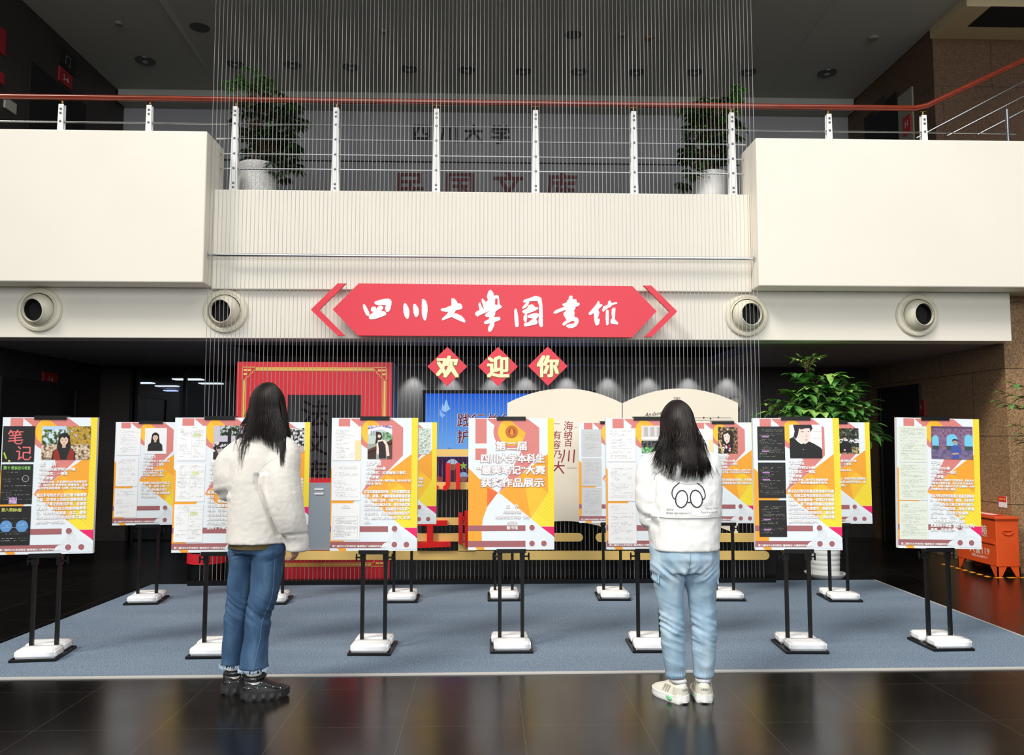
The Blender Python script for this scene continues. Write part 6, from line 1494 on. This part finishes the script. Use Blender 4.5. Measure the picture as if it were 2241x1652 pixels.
for s, x_, y_, x2_, hh in (('ZM/E', 348, 1154, 412, 18), ('BRAND NEW MANUFACTC', 348, 1187, 578, 17), ('“Since 2021”', 712, 1142, 874, 17), ('Clotes & accessories', 668, 1177, 858, 17)):
    vs, fs = text2d(s); x0_ = min(v[0] for v in vs); wd = max(v[0] for v in vs) - x0_; a = Z2(x_, y_); c_ = Z2(x2_, y_); k = (c_.x - a.x) / wd; ky = (hh / 4.588 / FOC * O2.y) / .7
    addp(([Vector((a.x + (v[0] - x0_) * k, 0, a.z + v[1] * ky)) for v in vs], fs))
project(allv, allf, mat('print_grey', (96, 100, 110), 0.6), p2, 'jacket_lettering')
# pale jeans with elastic hems
DEN2 = denim('pale_denim', (134, 166, 190), (164, 192, 212), (196, 216, 230), .8)
j = MB()
def leg2(rows, deep=1.06):
    R = []
    for (xa_, xb_, py, dy) in rows:
        a, c_ = q2(xa_, py), q2(xb_, py); r = (c_.x - a.x) / 2; R.append(((a.x + c_.x) / 2, dy, a.z, r, r * deep))
    lofth(j, R[::-1])
leg2([(1423, 1500, 1190, 0), (1424, 1497, 1225, -.01), (1427, 1494, 1255, -.005), (1435, 1494, 1290, 0), (1442, 1494, 1330, .005), (1448, 1494, 1375, .0), (1451, 1497, 1420, .01), (1456, 1501, 1455, .015), (1460, 1500, 1470, .02), (1459, 1501, 1480, .02)])
leg2([(1490, 1570, 1190, 0), (1492, 1571, 1225, -.01), (1494, 1568, 1255, -.005), (1503, 1566, 1290, 0), (1511, 1565, 1330, .005), (1516, 1565, 1375, .0), (1517, 1566, 1420, .01), (1520, 1566, 1455, .02), (1522, 1564, 1472, .03), (1521, 1563, 1483, .03)])
lofth(j, [(cx2 + .005, 0, q2(1493, 1246).z, .16, .125), (cx2 + .005, 0, .78, .18, .15), (cx2 + .005, 0, .86, .172, .14)], 2.3)
me = union(j, .0075, 2)
def f4(co, n):
    d = .006 * (1 - 2.3 * abs(noise.noise(Vector((co.x * 9 - co.z * 4, co.y * 8, co.z * 11 + co.x * 5))))) * (.7 + .6 * noise.noise(co * 3))
    k = math.exp(-((co.z - .39) / .10) ** 2); d += k * .009 * (1 - 2.3 * abs(noise.noise(Vector((co.x * 8, co.y * 6, co.z * 34 + co.x * 16)))))
    k = math.exp(-((co.z - .69) / .05) ** 2); d += k * .011 * (1 - 2.2 * abs(noise.noise(Vector((co.x * 6, co.y * 6, co.z * 26 - abs(co.x - cx2) * 20)))))
    if n.y < -.2 and co.z > .70: d -= .02 * math.exp(-((co.x - cx2 - .004) / .014) ** 2) * min(1, (.80 - co.z) / .1 if co.z < .8 else 0)
    if co.z < .165: d += .0035 * math.sin(math.atan2(co.y - .02, co.x - (la2.x if co.x < cx2 + .02 else ra2.x)) * 22)
    return d
displace(me, f4)
jn2 = mobj('jeans', me, DEN2, p2)
nb2 = bvh_of(jn2)
for s, px, ya, yb in ((-1, 1431, 1240, 1272), (1, 1567, 1252, 1274)):
    a, c_ = q2(px, ya), q2(px, yb)
    MB().mat(mat('pocket_denim', (158, 190, 214), 0.85)).prism([(a.x - s * .012 - .005, a.z), (a.x - s * .012 + .005, a.z), (a.x - s * .009 + .005, c_.z + .005), (a.x - s * .009 + .002, c_.z), (a.x - s * .009 - .005, c_.z)], -.07, .07).build('pocket_flap', p2, bevel=.003)
seam(nb2, [q2(1496, 1203), q2(1496, 1220), q2(1495, 1238), q2(1494, 1250)], p2, mat('pale_denim_seam', (120, 150, 178), 0.8), r=.0018)
for a_, px in ((la2, 1480), (ra2, 1542)):
    c_ = q2(px, 1480); b = MB().mat(mat('denim_cuff', (128, 166, 200), 0.85)); n = 60
    rg = [[Vector((c_.x + (r_ + .0022 * (i % 2)) * math.cos(2 * math.pi * i / n), a_.y + (r_ + .0022 * (i % 2)) * math.sin(2 * math.pi * i / n), z)) for i in range(n)] for z, r_ in ((.13, .048), (.134, .051), (.155, .052), (.168, .052), (.172, .049))]
    b.loft(rg, cap=False); b.build('elastic_hem', p2)
def heel2(a_, y_): return (a_.x - .062 * math.sin(y_), a_.y - .062 * math.cos(y_), 0.0)
shoe(p2, heel2(la2, -.5), -.5, 'white', -1); shoe(p2, heel2(ra2, .14), .14, 'white', 1)
h = MB().mat(HAIRM)
cap(h, hc2, M2, (.085, .102, .12))
rr = random.Random(21)
for i in range(760):
    s = rr.uniform(-1, 1); th = s * 1.9 + rr.uniform(-.15, .15); ph0 = rr.uniform(.03, .4); rad = rr.uniform(.98, 1.07)
    R_ = (.088 * rad, .104 * rad, .1225 * rad); end = 1.55
    pts = [scalp(hc2, M2, th * (.45 + .55 * k / 5), ph0 + (end - ph0) * k / 5, R_) for k in range(6)]
    last = pts[-1]
    ex = q2(1480, 1040).x + s * .165 + rr.uniform(-.016, .016); ez = rr.gauss(1.225, .018)
    if s < -.45: ez = 1.235 + (-s - .45) * .12 + rr.uniform(-.03, .05)
    if s > .7: ez += rr.uniform(0, .06)
    if rr.random() < .1: ez += .06
    if -.35 < s < -.12: ez += .075
    n = 9
    for k in range(1, n + 1):
        t = k / n; z = last.z + (ez - last.z) * t; x = last.x + (ex - last.x) * (t ** 1.25) + .003 * math.sin(i + t * 5)
        y = last.y + (-.172 - last.y) * min(1, t * 2.0) * (1 - .35 * abs(s))
        s_ = surf(jb2, x, z, rr.uniform(.003, .014))
        if s_ is not None: y = min(y, s_.y)
        elif z < 1.33: y = y
        pts.append(Vector((x, y, z)))
    strand_mb(h, smoothpath(pts, 2), rr.uniform(.0022, .0042))
h.build('hair', p2, smooth=True, label='long straight black hair down the back')
# ================================================================== plants
def leafm(name, c, c2): return noise_mat(name, [(.35, c), (.65, c2)], 14, .42)
def leaf(mb, base, d, up, L_, wd, droop=.25):
    d = Vector(d).normalized(); up = Vector(up); s = d.cross(up)
    s = s.normalized() if s.length > 1e-4 else Vector((1, 0, 0)); n = s.cross(d).normalized()
    R = []
    for t, w_ in ((0, .04), (.18, .7), (.42, 1.0), (.68, .72), (.88, .28), (1, .0)):
        c = Vector(base) + d * L_ * t - n * droop * L_ * t * t * .8
        R.append((c - s * wd * w_ + n * wd * w_ * .3, c, c + s * wd * w_ + n * wd * w_ * .3))
    vs = [p for r in R for p in r]; fs = []
    for k in range(len(R) - 1): fs += [(3 * k, 3 * k + 1, 3 * k + 4, 3 * k + 3), (3 * k + 1, 3 * k + 2, 3 * k + 5, 3 * k + 4)]
    mb.add(vs, fs)
def pot_ribbed(par, r, h):
    pf = [(0, .02), (r * .86, .02)]
    n = 9
    for k in range(n):
        z = .03 + (h - .05) * k / n; rr_ = r * (.86 + .14 * k / n); dz = (h - .05) / n
        pf += [(rr_ * .965, z), (rr_ * 1.0, z + dz * .35), (rr_ * 1.0, z + dz * .65), (rr_ * .965, z + dz)]
    pf += [(r * 1.06, h - .02), (r * 1.06, h), (r * .95, h), (r * .93, h - .06), (0, h - .06)]
    MB().mat(mat('white_ceramic', (234, 234, 232), 0.3)).lathe(pf, 40).build('pot', par, smooth=True, angle=60)
    MB().mat(mat('white_saucer', (228, 228, 228), 0.3)).lathe([(0, 0), (r * 1.0, 0), (r * 1.2, .03), (r * 1.24, .045), (r * 1.2, .046), (r * 1.05, .012), (0, .012)], 40).build('saucer', par, smooth=True)
    MB().mat(mat('potting_soil', (40, 30, 24), 0.95)).lathe([(0, h - .055), (r * .92, h - .055), (r * .92, h - .05), (0, h - .045)], 24).build('soil', par, smooth=True)
# big leafy plant in a ribbed pot, right of the wires
pp = PZ(1800, 1269); pp.y += .18; pp.x = (1800 - 1066) / FOC * pp.y + .02
pl = thing('potted_tree', 'tall leafy green plant in a white ribbed pot behind the right-hand posters', 'plant', pp)
pot_ribbed(pl, .165, .5)
tw = MB().mat(mat('brown_twig', (84, 66, 42), 0.8)); lf = MB(); LG = leafm('green_leaf', (52, 104, 44), (98, 154, 72)); LG2 = leafm('young_leaf', (110, 164, 66), (168, 208, 110))
rr = random.Random(5)
top = PY(1765, 790, pp.y) - pp
trunk = [Vector((0, 0, .45)), Vector((.0, 0, 1.0)), Vector((-.05, 0, 1.5)), Vector((-.05, 0, 1.9)), Vector((top.x, 0, top.z))]
tw.tube(smoothpath(trunk, 5), smooth_r([.022, .018, .014, .009, .004], 5), 8)
def branch(base, tip, nl, L_, wd, m, rr):
    base, tip = Vector(base), Vector(tip); mid = (base + tip) / 2 + Vector((0, 0, .06))
    path = smoothpath([base, mid, tip], 5); tw.tube(path, [.006 * (1 - .6 * i / (len(path) - 1)) for i in range(len(path))], 6)
    ax = (tip - base).normalized()
    for k in range(nl):
        t = .25 + .75 * (k + rr.uniform(-.2, .2)) / nl; p = path[min(len(path) - 1, int(t * (len(path) - 1)))]
        sd = 1 if k % 2 else -1; side = ax.cross(Vector((0, 0, 1))); side = side.normalized() if side.length > .05 else Vector((1, 0, 0))
        d = ax * rr.uniform(.3, .8) + side * sd * rr.uniform(.4, 1) + Vector((0, 0, rr.uniform(-.5, .15)))
        lf.mat(m); leaf(lf, p, d, (0, 0, 1), L_ * rr.uniform(.75, 1.15), wd * rr.uniform(.85, 1.15), rr.uniform(.2, .7))
    lf.mat(m); leaf(lf, path[-1], ax + Vector((0, 0, -.2)), (0, 0, 1), L_, wd, .4)
for i in range(84):
    z = rr.choice([rr.uniform(1.35, 1.82), rr.uniform(1.35, 2.08)]); a = rr.uniform(math.pi * .9, 2.1 * math.pi) if rr.random() < .7 else rr.uniform(0, 2 * math.pi); zt = max(0, (z - 1.32) / .76)
    R_ = (.64 - .38 * zt ** 1.5) * rr.uniform(.6, 1.05)
    tip = Vector((-.03 + R_ * math.cos(a), R_ * .8 * math.sin(a), z + rr.uniform(-.05, .1)))
    branch((-.045, 0, z - .12 * rr.random() - .05), tip, rr.randint(8, 11), .145, .042, LG if rr.random() < .8 else LG2, rr)
branch((-.05, 0, 1.55), PY(1915, 893, pp.y) - pp, 14, .1, .024, LG, rr); branch((-.05, 0, 1.6), PY(1660, 905, pp.y) - pp, 9, .11, .028, LG, rr); branch((-.05, 0, 1.8), PY(1850, 840, pp.y) - pp, 9, .1, .026, LG, rr)
for k in range(9):
    a = k * .9; branch(trunk[-1] - Vector((0, 0, .12)), trunk[-1] + Vector((.17 * math.cos(a), .1 * math.sin(a), .03 + .03 * math.sin(k))), 6, .075, .017, LG2, rr)
tw.build('stem', pl, smooth=True); lf.build('foliage', pl, smooth=False)
# plant at the right picture edge
pe = Vector((5.5, 7.3, 0)); p2_ = thing('potted_tree', 'green plant, only a few leafy twigs showing at the picture edge before the granite wall', 'plant', pe)
pot_ribbed(p2_, .17, .48)
tw = MB().mat(mat('brown_twig', (84, 66, 42), 0.8)); lf = MB()
tw.tube([(0, 0, .42), (.0, 0, 1.2), (-.02, 0, 2.0)], [.02, .015, .006], 8)
for px, py, z in ((2196, 858, 1.5), (2187, 878, 1.45), (2203, 888, 1.45), (2214, 838, 1.6), (2222, 930, 1.3), (2228, 962, 1.1), (2236, 846, 1.6), (2238, 950, 1.2)):
    branch((0, 0, z), PY(px, py, pe.y - .1) - pe, 14, .1, .022, LG, rr)
for i in range(26):
    z = rr.uniform(1.1, 2.0); a = rr.uniform(-1.4, 1.4); branch((0, 0, z), (.42 * math.cos(a), .42 * math.sin(a), z + .1), 8, .1, .02, LG, rr)
tw.build('stem', p2_, smooth=True); lf.build('foliage', p2_)
# umbrella plants on the gallery
def schefflera(name, lab, px0, pxp, rpx, ptop, pbot, clusters, ymid, marble):
    y = 8.62
    c = PY(pxp, ptop, y); zf_ = Z_LEDGE - .08
    t = thing(name, lab, 'plant', (c.x, y, zf_)); r = rpx * y / FOC; h = c.z - zf_
    m = noise_mat('marbled_pot', [(.4, (196, 196, 192)), (.6, (232, 232, 230))], 60, .5) if marble else mat('white_glazed_pot', (236, 236, 234), .35)
    MB().mat(m).lathe([(0, 0), (r * .78, 0), (r * .95, h * .3), (r, h * .7), (r * .98, h * .84), (r * 1.03, h * .86), (r * 1.03, h), (r * .94, h), (r * .92, h - .05), (0, h - .05)], 40).build('pot', t, smooth=True, angle=50)
    MB().mat(mat('potting_soil', (40, 30, 24), 0.95)).lathe([(0, h - .048), (r * .9, h - .048), (r * .9, h - .044), (0, h - .04)], 24).build('soil', t)
    st = MB().mat(mat('brown_twig', (84, 66, 42), 0.8)); lv = MB(); rr = random.Random(px0)
    DGR = leafm('dark_schefflera', (24, 46, 22), (44, 78, 34)); YGR = leafm('light_schefflera', (70, 130, 50), (110, 170, 70))
    for k in range(5): st.tube(smoothpath([Vector((.02 * k - .04, .02, h - .05)), Vector((.05 * k - .1, .03, h + .5)), Vector((.07 * k - .14, 0, h + .95))], 4), .008, 6)
    for (bx_, by_, rx_, ry_, n, lt) in clusters:
        for i in range(n):
            while True:
                a, b_ = rr.uniform(-1, 1), rr.uniform(-1, 1)
                if a * a + b_ * b_ < 1: break
            p = PY(bx_ + a * rx_, by_ + b_ * ry_, y) - t.location; p.y = rr.uniform(-.22, .26)
            base = Vector((p.x * .4, 0, max(h, p.z - .18))); st.tube([base, p], .003, 4)
            out = Vector((p.x, p.y, .15)).normalized(); k0 = rr.uniform(0, 6)
            for q in range(7):
                a_ = k0 + q * 2 * math.pi / 7; d = Vector((math.cos(a_), math.sin(a_), -.35)) + out * .4
                lv.mat(YGR if rr.random() < lt else DGR); leaf(lv, p, d, (0, 0, 1), rr.uniform(.075, .11), .017, .5)
    st.build('stem', t, smooth=True); lv.build('foliage', t)
schefflera('potted_umbrella_plant', 'umbrella plant in a marbled white pot upstairs behind the railing at the left', 41, 566, 41, 363, 412,
           [(585, 270, 70, 48, 95, .08), (595, 325, 62, 38, 70, .02), (560, 178, 34, 16, 14, 1), (525, 200, 26, 10, 6, 1), (590, 205, 40, 30, 16, .7), (640, 245, 30, 30, 24, .1), (620, 370, 34, 30, 24, 0)], 0, True)
schefflera('potted_umbrella_plant', 'umbrella plant in a plain white pot upstairs behind the railing at the right', 43, 1555, 37, 382, 427,
           [(1560, 270, 62, 45, 90, .3), (1550, 325, 58, 42, 75, .1), (1605, 205, 22, 14, 10, 1), (1585, 220, 30, 24, 12, .8), (1520, 250, 34, 24, 22, .4), (1520, 385, 26, 24, 18, .05)], 0, False)
